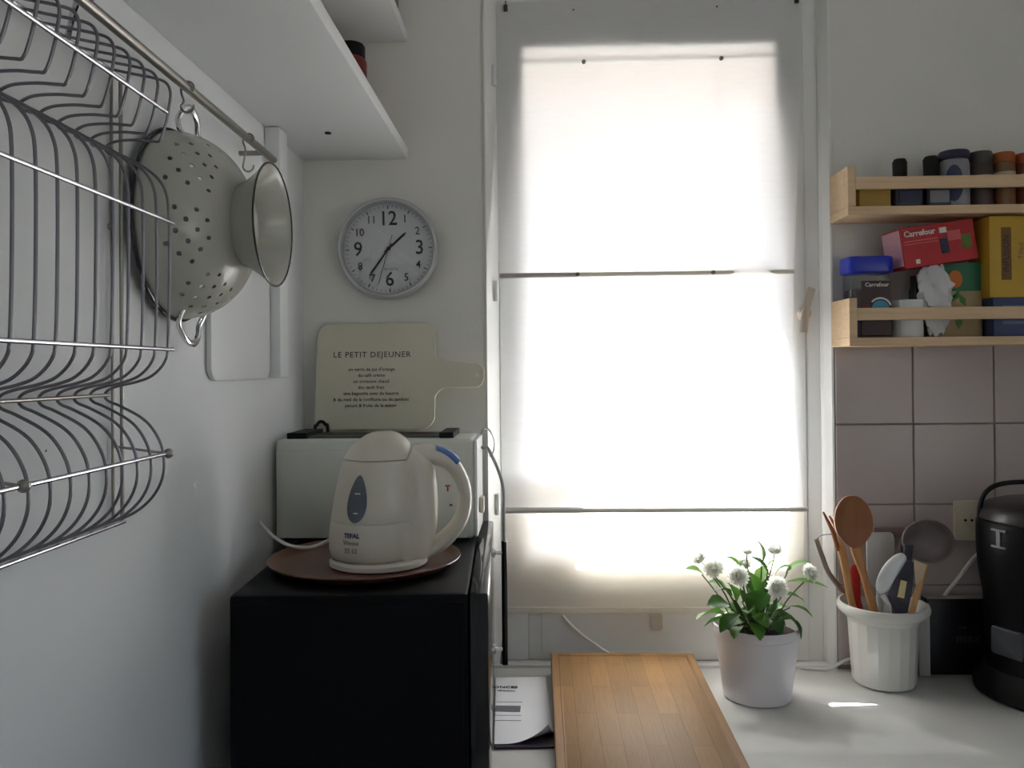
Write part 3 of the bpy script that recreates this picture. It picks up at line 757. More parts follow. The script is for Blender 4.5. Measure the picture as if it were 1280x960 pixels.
# ================================================================== CENTRE OF THE COUNTER
# bamboo board, raised a little at the back on a folded cloth
bb = thing('cutting_board', 'large bamboo cutting board lying below the window', 'cutting board', (.155, 1.12, CT+.0005))
tl = R(1.7)
BT = M.Rotation(tl, 4, 'X')
bw, bL, bt = .135, .47, .024
b = BM(); box(b, -bw, bw, -.02, bL, 0, bt, bev=.003); b.transform(BT); link('plank_core', b, M_BAMBOO, bb, smooth=True)
M_GROOVE = mat('bamboo_groove', srgb(128, 88, 54), .5, var=.1)
def strip(x0, x1, y0, y1):
    b = bx(x0, x1, y0, y1, bt-.002, bt+.0006, bev=.0005, seg=1); b.transform(BT); return b
link('raised_border', strip(-bw+.001, -bw+.0135, -.018, bL-.001), M_BAMBOO, bb); link('raised_border', strip(bw-.0135, bw-.001, -.018, bL-.001), M_BAMBOO, bb)
link('raised_border', strip(-bw+.0137, bw-.0137, bL-.0125, bL-.001), M_BAMBOO, bb)
link('groove', strip(-bw+.0137, -bw+.0165, -.018, bL-.0127) , M_GROOVE, bb)
link('groove', strip(bw-.0165, bw-.0137, -.018, bL-.0127), M_GROOVE, bb); link('groove', strip(-bw+.0166, bw-.0166, bL-.0155, bL-.0127), M_GROOVE, bb)
b = bx(.155-.12, .155+.12, 1.52, 1.58, CT+.0004, CT+.0118, bev=.003); tag(link('folded_cloth', b, mat('grey_cloth', srgb(150, 150, 148), .9)), 'folded grey cloth under the back of the bamboo board', 'cloth')

# magazine and loose papers
pp = thing('booklet', 'white printed papers on a dark booklet beside the bamboo board', 'booklet', (-.036, 1.415, CT+.0004), R(2.4))
link('cover', bx(-.0415, .052, -.145, .140, 0, .004, bev=.001), M_COVER, pp)
b = BM(); nx, ny = 14, 24; g = []
for j_ in range(ny+1):
    row = []
    for i_ in range(nx+1):
        x = -.0415 + .0930*i_/nx; y = -.138 + .276*j_/ny; z = .0052
        d = (x-.026)*.55 + (-.106-y)*.9
        if d > 0: z += d*d*13.0; x -= d*d*5.0; y += d*d*7.0
        row.append(b.verts.new((x, y, z)))
    g.append(row)
for j_ in range(ny):
    for i_ in range(nx): b.faces.new((g[j_][i_], g[j_][i_+1], g[j_+1][i_+1], g[j_+1][i_]))
pg = link('page', b, M_PAPER, pp, smooth=True)
def flat_text(s, size, x, y, rot=0., m=M_INK, **k):
    me = text_mesh(s, size, **k); me.transform(M.Translation((x, y, .0058)) @ M.Rotation(rot, 4, 'Z')); return link('print_lettering', me, m, pp)
flat_text('ONCES', .0135, -.0235, .088, -.05, bold=.0002)
flat_text('sélection', .0090, -.0220, .072, -.09)
for (xa, xb, ya, yb, rot) in ((-.0405, .002, -.020, .004, -.07),):
    b = bx(xa, xb, ya, yb, .0055, .0059); b.transform(M.Rotation(rot, 4, 'Z')); link('print_bar', b, M_PAPERG, pp)
for ya in (.020, -.035, -.055):
    b = bx(-.0405, .004, ya, ya+.0007, .0055, .0059); b.transform(M.Rotation(-.05, 4, 'Z')); link('print_line', b, M_PAPERG, pp)

# cords on the counter
b = BM(); tube(b, smooth_path([(.044, 1.633, .9975), (.052, 1.632, .988), (.075, 1.630, .966), (.105, 1.628, .944), (.135, 1.625, .925), (.18, 1.620, .9045)], 5), .0031, 8)
tag(link('white_cable', b, M_CORD, smooth=True), 'white cable slanting down behind the blind to the bamboo board', 'cord')
b = BM(); tube(b, smooth_path([(.500, 1.612, .9035), (.520, 1.606, .9035), (.550, 1.600, .9065), (.590, 1.6095, .9205), (.640, 1.6095, .925), (.70, 1.6095, .935)], 5), .0030, 8)
tag(link('white_cable', b, M_CORD, smooth=True), 'white cable along the wall behind the utensil crock', 'cord')

# ------------------------------------------------------------------ daisy plant
pl = thing('potted_daisy', 'potted white daisy plant on the counter right of the bamboo board', 'plant', (.3825, 1.482, CT+.0004))
b = BM(); lathe(b, [(0, 0), (.055, 0), (.0585, .003), (.0615, .03), (.0725, .112), (.0745, .1135), (.0752, .128), (.0738, .1295), (.0712, .128), (.0700, .106), (0, .106)], 56); link('pot', b, M_POT, pl, smooth=True)
b = BM(); lathe(b, [(0, .118), (.03, .1175), (.0702, .112)], 40); link('soil', b, M_SOIL, pl, smooth=True)
def leaf_mesh(start, end, width, m, droop=.012, roll=0., fold=.25):
    """obovate blade from start to end with a thin stalk back to the soil"""
    s, e = V(start), V(end); ax = (e-s); L = ax.length; ax.normalize()
    side = ax.cross(V((0, 0, 1)))
    side = side.normalized() if side.length > .05 else V((1, 0, 0))
    side = M.Rotation(roll, 3, ax) @ side; nrm = side.cross(ax)
    b = BM(); rows = []; N = 9
    wprof = [.14, .36, .64, .88, 1.0, 1.02, .95, .78, .50, .06]
    for i in range(N+1):
        t = i/N; c = s + ax*L*t - V((0, 0, 1))*droop*(t**2)*(1.0) + nrm*.006*sin(pi*t)
        wv = width*.5*wprof[i]*(1 + .06*sin(i*2.4))
        rows.append([b.verts.new(c + side*wv*q + nrm*abs(q)*wv*fold) for q in (-1, -.5, 0, .5, 1)])
    for i in range(N):
        for k in range(4): b.faces.new((rows[i][k], rows[i][k+1], rows[i+1][k+1], rows[i+1][k]))
    o = link('leaf', b, m, pl, smooth=True, sharp=180)
    base = V((s.x*.35, s.y*.35, .114))
    b = BM(); mid = (base*.45 + s*.55) + V((0, 0, .006)); tube(b, smooth_path([base, mid, s + ax*.004], 4), .0012, 6)
    link('stalk', b, M_STALK, o, smooth=True)
PC = V((.3825, 1.482, CT+.0004))
def pv(px, py, dy): return tuple(at(px, py, 1.482+dy) - PC)
LEAVES = [  # start px, end px, depth offset start/end, width, material, droop
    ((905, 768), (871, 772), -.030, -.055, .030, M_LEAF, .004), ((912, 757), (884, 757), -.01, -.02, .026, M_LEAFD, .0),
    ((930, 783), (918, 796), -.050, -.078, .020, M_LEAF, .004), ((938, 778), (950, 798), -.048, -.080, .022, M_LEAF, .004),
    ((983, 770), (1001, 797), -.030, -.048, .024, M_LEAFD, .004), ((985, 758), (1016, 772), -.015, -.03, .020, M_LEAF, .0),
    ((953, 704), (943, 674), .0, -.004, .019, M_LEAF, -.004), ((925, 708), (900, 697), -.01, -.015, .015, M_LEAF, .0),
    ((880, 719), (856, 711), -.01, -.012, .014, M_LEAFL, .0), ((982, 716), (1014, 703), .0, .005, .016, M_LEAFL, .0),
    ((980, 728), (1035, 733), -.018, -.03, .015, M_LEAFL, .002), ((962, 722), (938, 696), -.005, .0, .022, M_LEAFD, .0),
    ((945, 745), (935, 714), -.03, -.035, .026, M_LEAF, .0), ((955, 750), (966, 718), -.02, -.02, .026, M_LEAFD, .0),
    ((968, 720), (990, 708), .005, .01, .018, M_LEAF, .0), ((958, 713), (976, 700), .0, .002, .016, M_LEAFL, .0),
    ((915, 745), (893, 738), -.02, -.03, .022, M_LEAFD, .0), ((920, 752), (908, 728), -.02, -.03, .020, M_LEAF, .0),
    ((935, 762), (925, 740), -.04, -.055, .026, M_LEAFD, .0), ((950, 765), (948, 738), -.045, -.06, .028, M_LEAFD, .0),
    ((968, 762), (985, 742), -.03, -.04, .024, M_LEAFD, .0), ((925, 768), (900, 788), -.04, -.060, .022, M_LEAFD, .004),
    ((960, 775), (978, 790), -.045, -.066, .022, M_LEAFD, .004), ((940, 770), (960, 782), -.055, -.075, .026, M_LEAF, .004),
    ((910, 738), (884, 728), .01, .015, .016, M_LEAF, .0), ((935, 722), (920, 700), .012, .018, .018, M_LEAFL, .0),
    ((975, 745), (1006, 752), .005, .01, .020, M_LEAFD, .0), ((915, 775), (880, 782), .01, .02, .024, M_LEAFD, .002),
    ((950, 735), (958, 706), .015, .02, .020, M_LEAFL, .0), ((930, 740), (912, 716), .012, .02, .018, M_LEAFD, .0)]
for i, (a_, e_, d0, d1, wd, m_, dp) in enumerate(LEAVES):
    leaf_mesh(pv(a_[0], a_[1], d0), pv(e_[0], e_[1], d1), wd*1.3, m_, dp, roll=random.uniform(-.5, .5))
for i in range(20):
    a = 2*pi*i/20 + random.uniform(-.15, .15); r0 = random.uniform(.022, .036); r1 = r0 + random.uniform(.026, .036); z0 = random.uniform(.128, .150)
    leaf_mesh((r0*cos(a), r0*sin(a), z0), (r1*cos(a), r1*sin(a), z0 + random.uniform(.0, .022)), random.uniform(.024, .032), random.choice([M_LEAFD, M_LEAF, M_LEAF]), .003, roll=random.uniform(-.4, .4))
for i in range(16):
    a = random.uniform(0, 2*pi); r0 = random.uniform(.008, .028); z0 = random.uniform(.145, .175); r1 = r0 + random.uniform(.008, .022)
    leaf_mesh((r0*cos(a), r0*sin(a), z0), (r1*cos(a), r1*sin(a), z0 + random.uniform(.018, .034)), random.uniform(.020, .028), random.choice([M_LEAFD, M_LEAF, M_LEAFL]), .001, roll=random.uniform(-.6, .6))
def flower(px, py, dy, rad, face):
    rad *= 1.28; c = V(pv(px, py, dy)); n = V(face).normalized(); qn = n.to_track_quat('Z', 'Y').to_matrix()
    b = BM()
    for layer, (cnt, el, ln) in enumerate(((22, 6, 1.0), (20, 22, .97), (18, 38, .88), (15, 54, .76), (11, 70, .60))):
        for k in range(cnt):
            a = 2*pi*(k + .5*layer)/cnt + random.uniform(-.06, .06); e = R(el + random.uniform(-6, 6)); L = rad*ln*random.uniform(.92, 1.05)
            d = V((cos(a)*cos(e), sin(a)*cos(e), sin(e))); s_ = V((-sin(a), cos(a), 0)); up_ = d.cross(s_)*-1
            P = [V((0, 0, .0)), d*L*.5 + s_*L*.24, d*L - up_*L*.05, d*L*.5 - s_*L*.24, d*L*.55 + up_*L*.05]
            v_ = [b.verts.new(c + qn @ p) for p in P]
            b.faces.new((v_[0], v_[1], v_[4])); b.faces.new((v_[1], v_[2], v_[4])); b.faces.new((v_[2], v_[3], v_[4])); b.faces.new((v_[3], v_[0], v_[4]))
    bmesh.ops.create_uvsphere(b, u_segments=12, v_segments=8, radius=rad*.62, matrix=M.Translation(c) @ qn.to_4x4() @ M.Diagonal((1, 1, .55, 1)))
    o = link('flower', b, M_PETAL, pl)
    b = BM(); bmesh.ops.create_uvsphere(b, u_segments=12, v_segments=8, radius=rad*.20, matrix=M.Translation(c + n*rad*.24)); link('eye', b, M_EYE, o, smooth=True)
    b = BM(); tube(b, smooth_path([(c.x*.3, c.y*.3, .114), V((c.x*.55, c.y*.55, (c.z+.114)*.5)), c - n*.012 - V((0, 0, .006)), c], 5), .0013, 6); link('stem', b, M_STALK, o, smooth=True)
for a in ((875, 698, .0, .0135, (-.7, -.3, .7)), (892, 711, -.018, .0165, (-.3, -.6, .7)), (922, 720, -.045, .0165, (-.1, -.95, .3)), (934, 690, .012, .0095, (0, -.2, 1)),
          (968, 688, .01, .0145, (.1, -.2, 1)), (970, 734, -.055, .0175, (.3, -.9, .25)), (1012, 717, -.02, .0150, (.4, -.6, .6)), (929, 705, .02, .0130, (0, -.5, .8))):
    flower(*a)

# ------------------------------------------------------------------ utensil crock
CX, CY = .630, 1.546
cr = thing('utensil_crock', 'white ceramic pot with faceted sides holding kitchen utensils', 'pot', (CX, CY, CT+.0004))
b = BM()
lathe(b, [(0, 0), (.048, 0), (.0535, .004), (.0555, .012), (.0615, .118)], 20, a0=.1)
link('body', b, M_CERAM, cr, smooth=True, sharp=16)
b = BM(); lathe(b, [(.0600, .1175), (.0628, .1175), (.0655, .124), (.073, .128), (.0785, .134), (.0800, .141), (.0780, .1465), (.0735, .1475), (.0700, .144), (.0600, .126)], 48); link('rim', b, M_CERAM, cr, smooth=True)
b = BM(); lathe(b, [(0, .010), (.050, .010), (.0585, .120), (.0600, .1262)], 28); link('lining', b, M_CERAM, cr, smooth=True)
CZ = CT + .0004
def uv_(px, py, dy=0.): return at(px, py, CY+dy)
def utensil(name, label, path, r, r2, m, dy0=0., ref=None, group=None):
    t = thing(name, label, 'utensil', (CX, CY, CZ+.012)); off = V((CX, CY, CZ+.012))
    b = BM(); tube(b, smooth_path([p-off for p in path], 5), lerp_list(r, 5), 12, r2=lerp_list(r2, 5) if r2 else None, ref=ref); o = link('handle', b, m, t, smooth=True, sharp=180)
    return t, off
def foot(dx, dy): return V((CX+dx, CY+dy, CZ+.014))
Yax = (0, 1, 0)
# big wooden spoon
t, off = utensil('wooden_spoon', 'brown wooden spoon with a large oval bowl, tallest in the crock', [foot(.008, -.012), uv_(1092, 762, -.04), uv_(1080, 720, -.042), uv_(1071, 688, -.041), uv_(1068, 668, -.0385)], [.0060, .0078, .0066, .0105, .010], [.005, .005, .005, .004, .002], M_HANDLE, ref=Yax)
b = BM(); c = uv_(1066.5, 652, -.043)-off
bmesh.ops.create_uvsphere(b, u_segments=28, v_segments=16, radius=1., matrix=M.Translation(c) @ M.Rotation(R(-6), 4, 'Y') @ M.Diagonal((.0345, .0085, .0475, 1)))
for v in b.verts:
    d = v.co - c
    if d.y < 0: v.co.y = c.y + (-.0035 + .006*(1-min(1, (d.x/.032)**2 + (d.z/.045)**2)))   # hollow face
    if d.z < -.02: v.co.x = c.x + (v.co.x-c.x)*(1 - .25*(-.02-d.z)/.03)
link('spoon_bowl', b, M_SPOON, t, smooth=True)
# two-pronged wooden fork
t, off = utensil('wooden_fork', 'slim light wooden fork leaning left in the crock', [foot(-.018, .0), uv_(1065, 755, -.01), uv_(1058, 715, -.015), uv_(1051, 683, -.018)], [.005, .0065, .0075, .0078], [.0035]*4, M_WOODL, ref=Yax)
for dx in (0, 7):
    b = BM(); tube(b, [uv_(1048+dx*.9, 688, -.018)-off, uv_(1041+dx, 664, -.020)-off, uv_(1029+dx*1.1, 640+dx*.7, -.022)-off], [.0042, .0040, .0018], 8, r2=[.003, .0028, .0016], ref=Yax); link('prong', b, M_WOODL if dx else M_SPOON, t, smooth=True)
# red utensil
t, off = utensil('red_spatula', 'red plastic utensil between the wooden spoon and fork', [foot(.0, .01), uv_(1075, 762, .0), uv_(1070, 740, .0), uv_(1069, 722, .0)], [.005, .0065, .0095, .0095], [.003]*4, M_REDP, ref=Yax)
b = BM(); tube(b, [uv_(1069, 724, 0)-off, uv_(1068.5, 714, 0)-off, uv_(1068, 706, 0)-off], [.0095, .0088, .004], 10, r2=[.003]*3, ref=Yax); link('blade', b, M_REDP, t, smooth=True)
# white spatula blade behind
t, off = utensil('white_spatula', 'pale grey-white square spatula at the back of the crock', [foot(.01, .02), uv_(1100, 760, .030), uv_(1101, 735, .032)], [.006, .006, .008], [.003]*3, M_WHITEP, ref=Yax)
c = uv_(1101, 697, .033)-off
b = BM(); prism(b, [(c.x+x, c.z+z) for x, z in rrect(-.0265, .0245, -.055, .0475, .009)], c.y-.002, c.y+.002, bev=.001); link('blade', b, mat('grey_white_plastic', srgb(186, 186, 184), .4), t, smooth=True)
# mauve turner
t, off = utensil('mauve_turner', 'mauve plastic turner showing behind the white spatula', [foot(.02, .03), uv_(1119, 755, .045), uv_(1123, 710, .048), uv_(1128, 672, .050)], [.005]*4, [.003]*4, M_MAUVE, ref=Yax)
c0, c1 = uv_(1093, 662, .05)-off, uv_(1140, 668, .05)-off
b = BM(); box(b, c0.x, c1.x, c0.y-.002, c0.y+.002, c1.z-.004, c0.z+.004, bev=.0018); link('blade', b, mat('mauve_plastic', srgb(134, 112, 112), .45), t, smooth=True)
# big ladle
t, off = utensil('ladle', 'big grey-brown plastic ladle leaning right, bowl facing the room', [foot(.028, .0), uv_(1124, 764, -.005), uv_(1130, 728, -.012), uv_(1134, 700, -.016), uv_(1136, 680, -.016)], [.007, .008, .0085, .0085, .009], [.004]*5, M_SLATE, ref=Yax)
b = BM(); c = uv_(1161, 677, -.012)-off; rot = M.Rotation(R(8), 4, 'Y')
N1, N2 = 32, 8; rows = []
for i in range(N2+1):
    tt = i/N2
    row = []
    for k in range(N1):
        a = 2*pi*k/N1; rr_ = sin(tt*pi/2)
        p = V((.0475*rr_*cos(a), .030*(cos(tt*pi/2)), .0400*rr_*sin(a)))
        row.append(b.verts.new(c + rot @ p))
    rows.append(row)
for i in range(N2):
    for k in range(N1):
        b.faces.new((rows[i][k], rows[i][(k+1) % N1], rows[i+1][(k+1) % N1], rows[i+1][k]))
bmesh.ops.remove_doubles(b, verts=b.verts, dist=1e-6)
lo = link('bowl', b, M_MAUVE, t, smooth=True); md = lo.modifiers.new('thickness', 'SOLIDIFY'); md.thickness = .0022
# white spoon
t, off = utensil('white_spoon', 'bright white plastic spoon leaning right in front of the dark spatula', [foot(.012, -.03), uv_(1116, 764, -.052), uv_(1109, 752, -.053), uv_(1103, 744, -.054)], [.0045, .0048, .0045, .005], [.003]*4, M_WHITEP, ref=Yax)
b = BM(); c = uv_(1114, 717, -.05)-off
bmesh.ops.create_uvsphere(b, u_segments=24, v_segments=14, radius=1., matrix=M.Translation(c) @ M.Rotation(R(33), 4, 'Y') @ M.Diagonal((.0185, .008, .0420, 1))); link('spoon_bowl', b, M_WHITEP, t, smooth=True)
# dark spatula with a yellow label
t, off = utensil('dark_spatula', 'dark slate spatula with a pale yellow tag on its blade', [foot(.026, -.035), uv_(1120, 766, -.055), uv_(1124, 752, -.058)], [.006, .007, .012], [.003]*3, M_SLATE, ref=Yax)
b = BM(); P = [uv_(x, y, -.058)-off for x, y in ((1109, 745), (1120, 722), (1134, 700), (1142, 703), (1141, 730), (1134, 766), (1118, 766))]
prism(b, [(p.x, p.z) for p in P], P[0].y-.002, P[0].y+.002, bev=.0008); link('blade', b, M_SLATE, t)
b = BM(); P = [uv_(x, y, -.061)-off for x, y in ((1126, 725), (1133.5, 727), (1130, 748), (1121.5, 746))]
prism(b, [(p.x, p.z) for p in P], P[0].y-.0006, P[0].y+.0007); link('tag', b, M_LBL, t, label='pale yellow tag')
# two wooden sticks at the right
t, off = utensil('wooden_spatula', 'narrow wooden spatula with a pale end at the right of the crock', [foot(.034, .0), uv_(1141, 762, -.02), uv_(1150, 730, -.018), uv_(1158, 704, -.016)], [.005, .006, .0065, .005], [.003]*4, M_WOODL, ref=Yax)
b = BM(); P = [uv_(x, y, -.019)-off for x, y in ((1144, 730), (1141, 699), (1158, 706), (1150, 734))]
prism(b, [(p.x, p.z) for p in P], P[0].y-.0015, P[0].y+.0015, bev=.0006); link('blade', b, mat('pale_wood', srgb(206, 184, 152), .5, var=.08), t)
t, off = utensil('wooden_stick', 'thin brown wooden stick between the dark spatula and wooden spatula', [foot(.020, .015), uv_(1130, 760, .0), uv_(1137, 728, .0), uv_(1142, 703, .0)], [.004, .0048, .0048, .004], [.003]*4, M_SPOON, ref=Yax)
# metal-handled utensil bending out to the left
t, off = utensil('metal_masher', 'bent metal utensil leaning out of the crock at the left', [foot(-.024, .016), uv_(1063, 752, .03), uv_(1050, 735, .035), uv_(1036, 716, .035), uv_(1028, 696, .035), uv_(1020, 674, .035)], [.004, .0045, .0048, .0045, .0045, .0045], [.002]*6, M_STEELD, ref=Yax)
b = BM(); tube(b, smooth_path([uv_(1020, 675, .035)-off, uv_(1025, 670, .036)-off, uv_(1034, 668, .038)-off, uv_(1043, 669, .04)-off, uv_(1048, 674, .04)-off], 4), .0011, 6); link('wire', b, M_STEEL, t, smooth=True)

# ------------------------------------------------------------------ right end of the counter
tag(link('white_carton', bx(.708, .729, 1.575, 1.608, CT+.0004, 1.035, bev=.002), mat('grey_white_card', srgb(176, 174, 168), .6), smooth=True), 'slim white carton standing between the crock and the navy box', 'carton')
nb = thing('navy_box', 'dark navy card box with faint lettering against the tiles', 'box', (.789, 1.5965, CT+.0004))
link('carton', bx(-.061, .061, -.012, .014, 0, .142, bev=.0012), M_NAVY, nb, smooth=True)
link('lit_top_edge', bx(-.060, .060, -.0105, .0125, .1421, .1436), mat('lit_card_edge', srgb(150, 148, 146), .6), nb)  # pale strip paints the light caught along the box's top edge
text_up('small_lettering', 'the', .011, M_INKD, nb, (.004, -.0123, .0890))
text_up('large_lettering', 'max', .027, M_INKD, nb, (.014, -.0123, .0690))
so_ = thing('wall_outlet', 'ivory wall outlet plate on the tiles beside the black jug', 'outlet', (.829, YB-.0076, 1.186))
b = BM(); prism(b, rrect(-.0375, .0375, -.0375, .0375, .004), -.009, 0, bev=.0015); link('plate', b, M_IVORY, so_, smooth=True)
b = BM(); lathe(b, [(0, .0085), (.019, .0085), (.019, .0098), (.0165, .0102), (0, .0075)], 24, 'Y'); link('socket', b, M_IVORY, so_, smooth=True)
for x in (-.006, .006):
    b = BM(); lathe(b, [(0, .0094), (.0024, .0094), (.0024, .0108), (0, .0108)], 10, 'Y', (x-.013, 0, .001)); link('socket_hole', b, M_BLACKP, so_)
pg_ = thing('power_plug', 'white plug and cord at the wall outlet, half hidden by the black jug', 'plug', (.8445, YB-.019, 1.184))
b = BM(); lathe(b, [(0, 0), (.015, 0), (.016, .004), (.013, .022), (.007, .028), (0, .028)], 20, 'Y'); link('plug_body', b, M_CORD, pg_, smooth=True)
b = BM(); tube(b, smooth_path([(.004, -.018, -.012), (.002, -.012, -.040), (-.020, .003, -.070), (-.046, .003, -.104), (-.072, .003, -.136), (-.085, .004, -.16)], 6), .0036, 8); link('cord', b, M_CORD, pg_, smooth=True)

ap = thing('thermal_jug', 'tall black thermal jug with an arched carrying handle', 'jug', (.893, 1.490, CT+.0004))
b = BM(); lathe(b, [(0, 0), (.108, 0), (.116, .004), (.118, .016), (.112, .030), (.104, .040), (.100, .050), (0, .050)], 64); link('foot', b, M_BLACKP, ap, smooth=True)
b = BM(); lathe(b, [(0, .0505), (.098, .0505), (.097, .10), (.099, .17), (.106, .215), (.109, .250), (.109, .300), (.106, .306), (0, .306)], 64); link('body', b, M_BLACK, ap, smooth=True)
b = BM(); lathe(b, [(0, .3065), (.105, .3065), (.107, .310), (.104, .322), (.094, .334), (.070, .342), (0, .346)], 64); link('lid', b, mat('dark_grey_lid', srgb(44, 42, 40), .35), ap, smooth=True)
b = BM(); tube(b, smooth_path([(-.101, -.030, .300), (-.099, -.030, .330), (-.088, -.028, .356), (-.060, -.024, .371), (0, -.02, .376), (.060, -.024, .371), (.088, -.028, .356), (.099, -.030, .330), (.101, -.030, .300)], 5), .0042, 10); b.transform(M.Rotation(R(-31), 4, 'Z')); link('handle', b, M_BLACKP, ap, smooth=True)
b = BM(); tube(b, smooth_path([(-.02, -.062, .346), (0.0, -.064, .3475), (.02, -.062, .346)], 3), .006, 10); link('lid_button', b, mat('copper_button', srgb(140, 84, 54), .3, .6), ap, smooth=True, label='copper-coloured lid button')
FR = M.Rotation(R(-33), 4, 'Z')
b = BM(); box(b, -.0035, .0035, -.1115, -.1085, .268, .296); box(b, -.014, .014, -.1115, -.1085, .2945, .298); box(b, -.014, .014, -.1115, -.1085, .266, .2695); b.transform(M.Rotation(R(-70), 4, 'Z')); link('emblem', b, M_INKG, ap, label='grey I-shaped emblem')
b = BM(); prism(b, rrect(-.030, .030, .080, .128, .006), -.1045, -.080, bev=.003); b.transform(M.Rotation(R(-66), 4, 'Z')); link('window_panel', b, mat('grey_gloss', srgb(62, 64, 70), .3), ap, smooth=True, label='glossy grey panel')

# ------------------------------------------------------------------ pine spice racks and groceries
def pine_rack(label, z0, hs):
    t = thing('spice_rack', label, 'rack', (.567, YB, z0))
    y0 = -.097; L = .400
    link('shelf_board', bx(.0, L, y0, -.0005, 0, .0155, bev=.001), M_PINE, t)
    for xa in (0, L-.0145):
        link('end_board', bx(xa, xa+.0145, y0, -.0005, .0157, .0155+hs, bev=.001), M_PINE, t)
    link('front_rail', bx(.0147, L-.0147, y0+.001, y0+.009, .047, .0695, bev=.001), M_PINE, t)
    link('back_rail', bx(.0147, L-.0147, -.009, -.001, .050, .0725, bev=.001), M_PINE, t)
    return t
pine_rack('pale pine spice rack, upper of two on the window wall', 1.757, .074)
pine_rack('pale pine spice rack, lower of two above the tiles', 1.518, .072)
Z1, Z2, YS = 1.757+.0160, 1.518+.0160, 1.565
tag(link('spice_packet', bx(.596, .654, YS-.02, YS+.02, Z1, Z1+.046, bev=.002), mat('yellow_packet', srgb(176, 142, 70), .6), smooth=True), 'small yellow packet at the left end of the upper rack', 'packet')
def bottle(name, label, x, w_, hb, capw, htot, mb, mc, cx=None, mlabel=None):
    t = thing(name, label, 'bottle', (x, YS, Z1)); c = cx-x if cx else 0
    b = BM(); box(b, -w_/2, w_/2, -.024, .024, 0, hb, bev=.006, seg=3); link('body', b, mb, t, smooth=True)
    b = BM(); lathe(b, [(0, hb+.0002), (capw*.55, hb+.0002), (capw*.55, hb+.010), (capw*.5, hb+.012), (capw*.52, htot-.006), (capw*.40, htot), (0, htot)], 20, 'Z', (c, 0, 0)); link('cap', b, mc, t, smooth=True)
    if mlabel: link('label', bx(-w_*.38, w_*.38, -.0252, -.0238, .008, .030), mlabel, t)
    return t
M_DPUR = mat('dark_purple_bottle', srgb(46, 40, 58), .3)
bottle('spice_bottle', 'small dark bottle with black cap, left of the pair on the upper rack', .6865, .054, .050, .025, .094, M_DPUR, M_BLACKP, .679, mat('blue_black_label', srgb(40, 46, 74), .5))
bottle('spice_bottle', 'dark bottle with black cap and pale label beside the silver jar', .7400, .046, .052, .027, .098, M_DPUR, M_BLACKP, .7365, mat('silver_label', srgb(128, 128, 134), .4))
t = thing('spice_jar', 'large jar with navy lid and dark oval on a silver label', 'jar', (.7775, YS-.002, Z1))
b = BM(); lathe(b, [(0, 0), (.023, 0), (.0262, .003), (.0262, .082), (.0235, .089), (0, .089)], 32); link('body', b, mat('silver_grey', srgb(140, 140, 146), .3), t, smooth=True)
b = BM(); lathe(b, [(0, .0892), (.0268, .0892), (.0268, .103), (.025, .1055), (0, .1055)], 32); link('lid', b, mat('navy_lid', srgb(30, 28, 58), .4), t, smooth=True)
b = BM()
for i in range(13):
    pass
rows = []
for i in range(9):
    row = []
    for k in range(17):
        a = 2*pi*k/16; rr_ = i/8
        x = .0155*rr_*cos(a); z = .043 + .034*rr_*sin(a); ang = x/.0262
        row.append(b.verts.new((.0267*sin(ang-.45), -.0267*cos(ang-.45), z)))
    rows.append(row)
for i in range(8):
    for k in range(16):
        try: b.faces.new((rows[i][k], rows[i][k+1], rows[i+1][k+1], rows[i+1][k]))
        except ValueError: pass
bmesh.ops.remove_doubles(b, verts=b.verts, dist=1e-6); link('oval_label', b, mat('navy_label', srgb(34, 44, 82), .4), t, smooth=True)
def round_jar(label, x, r, lidm, bodym, z_lid, htot, bandm):
    t = thing('spice_jar', label, 'jar', (x, YS, Z1))
    b = BM(); lathe(b, [(0, 0), (r-.003, 0), (r, .003), (r, z_lid-.012), (r*.9, z_lid-.0004), (0, z_lid-.0004)], 28); link('body', b, bodym, t, smooth=True)
    b = BM(); lathe(b, [(0, z_lid), (r*.98, z_lid), (r*.98, htot-.003), (r*.9, htot), (0, htot)], 28); link('lid', b, lidm, t, smooth=True)
    b = BM(); lathe(b, [(r+.0002, z_lid-.028), (r+.0006, z_lid-.028), (r+.0006, z_lid-.019), (r+.0002, z_lid-.019)], 28); link('label', b, bandm, t, smooth=True)
M_BAND = mat('cream_band', srgb(190, 178, 160), .5)
round_jar('dark spice jar with charcoal lid between the silver and orange jars', .8270, .0210, mat('charcoal_lid', srgb(60, 54, 50), .4), mat('dark_spice', srgb(70, 54, 46), .3), .078, .104, M_BAND)
round_jar('brown spice jar with orange lid beside the charcoal-lidded jar', .8695, .0195, mat('orange_lid', srgb(168, 88, 34), .4), mat('brown_spice', srgb(120, 84, 54), .3), .084, .102, M_BAND)
round_jar('reddish spice jar with orange lid at the right edge of the rack', .9110, .0195, mat('rust_lid', srgb(150, 70, 40), .4), mat('red_spice', srgb(110, 58, 40), .3), .080, .100, M_BAND)
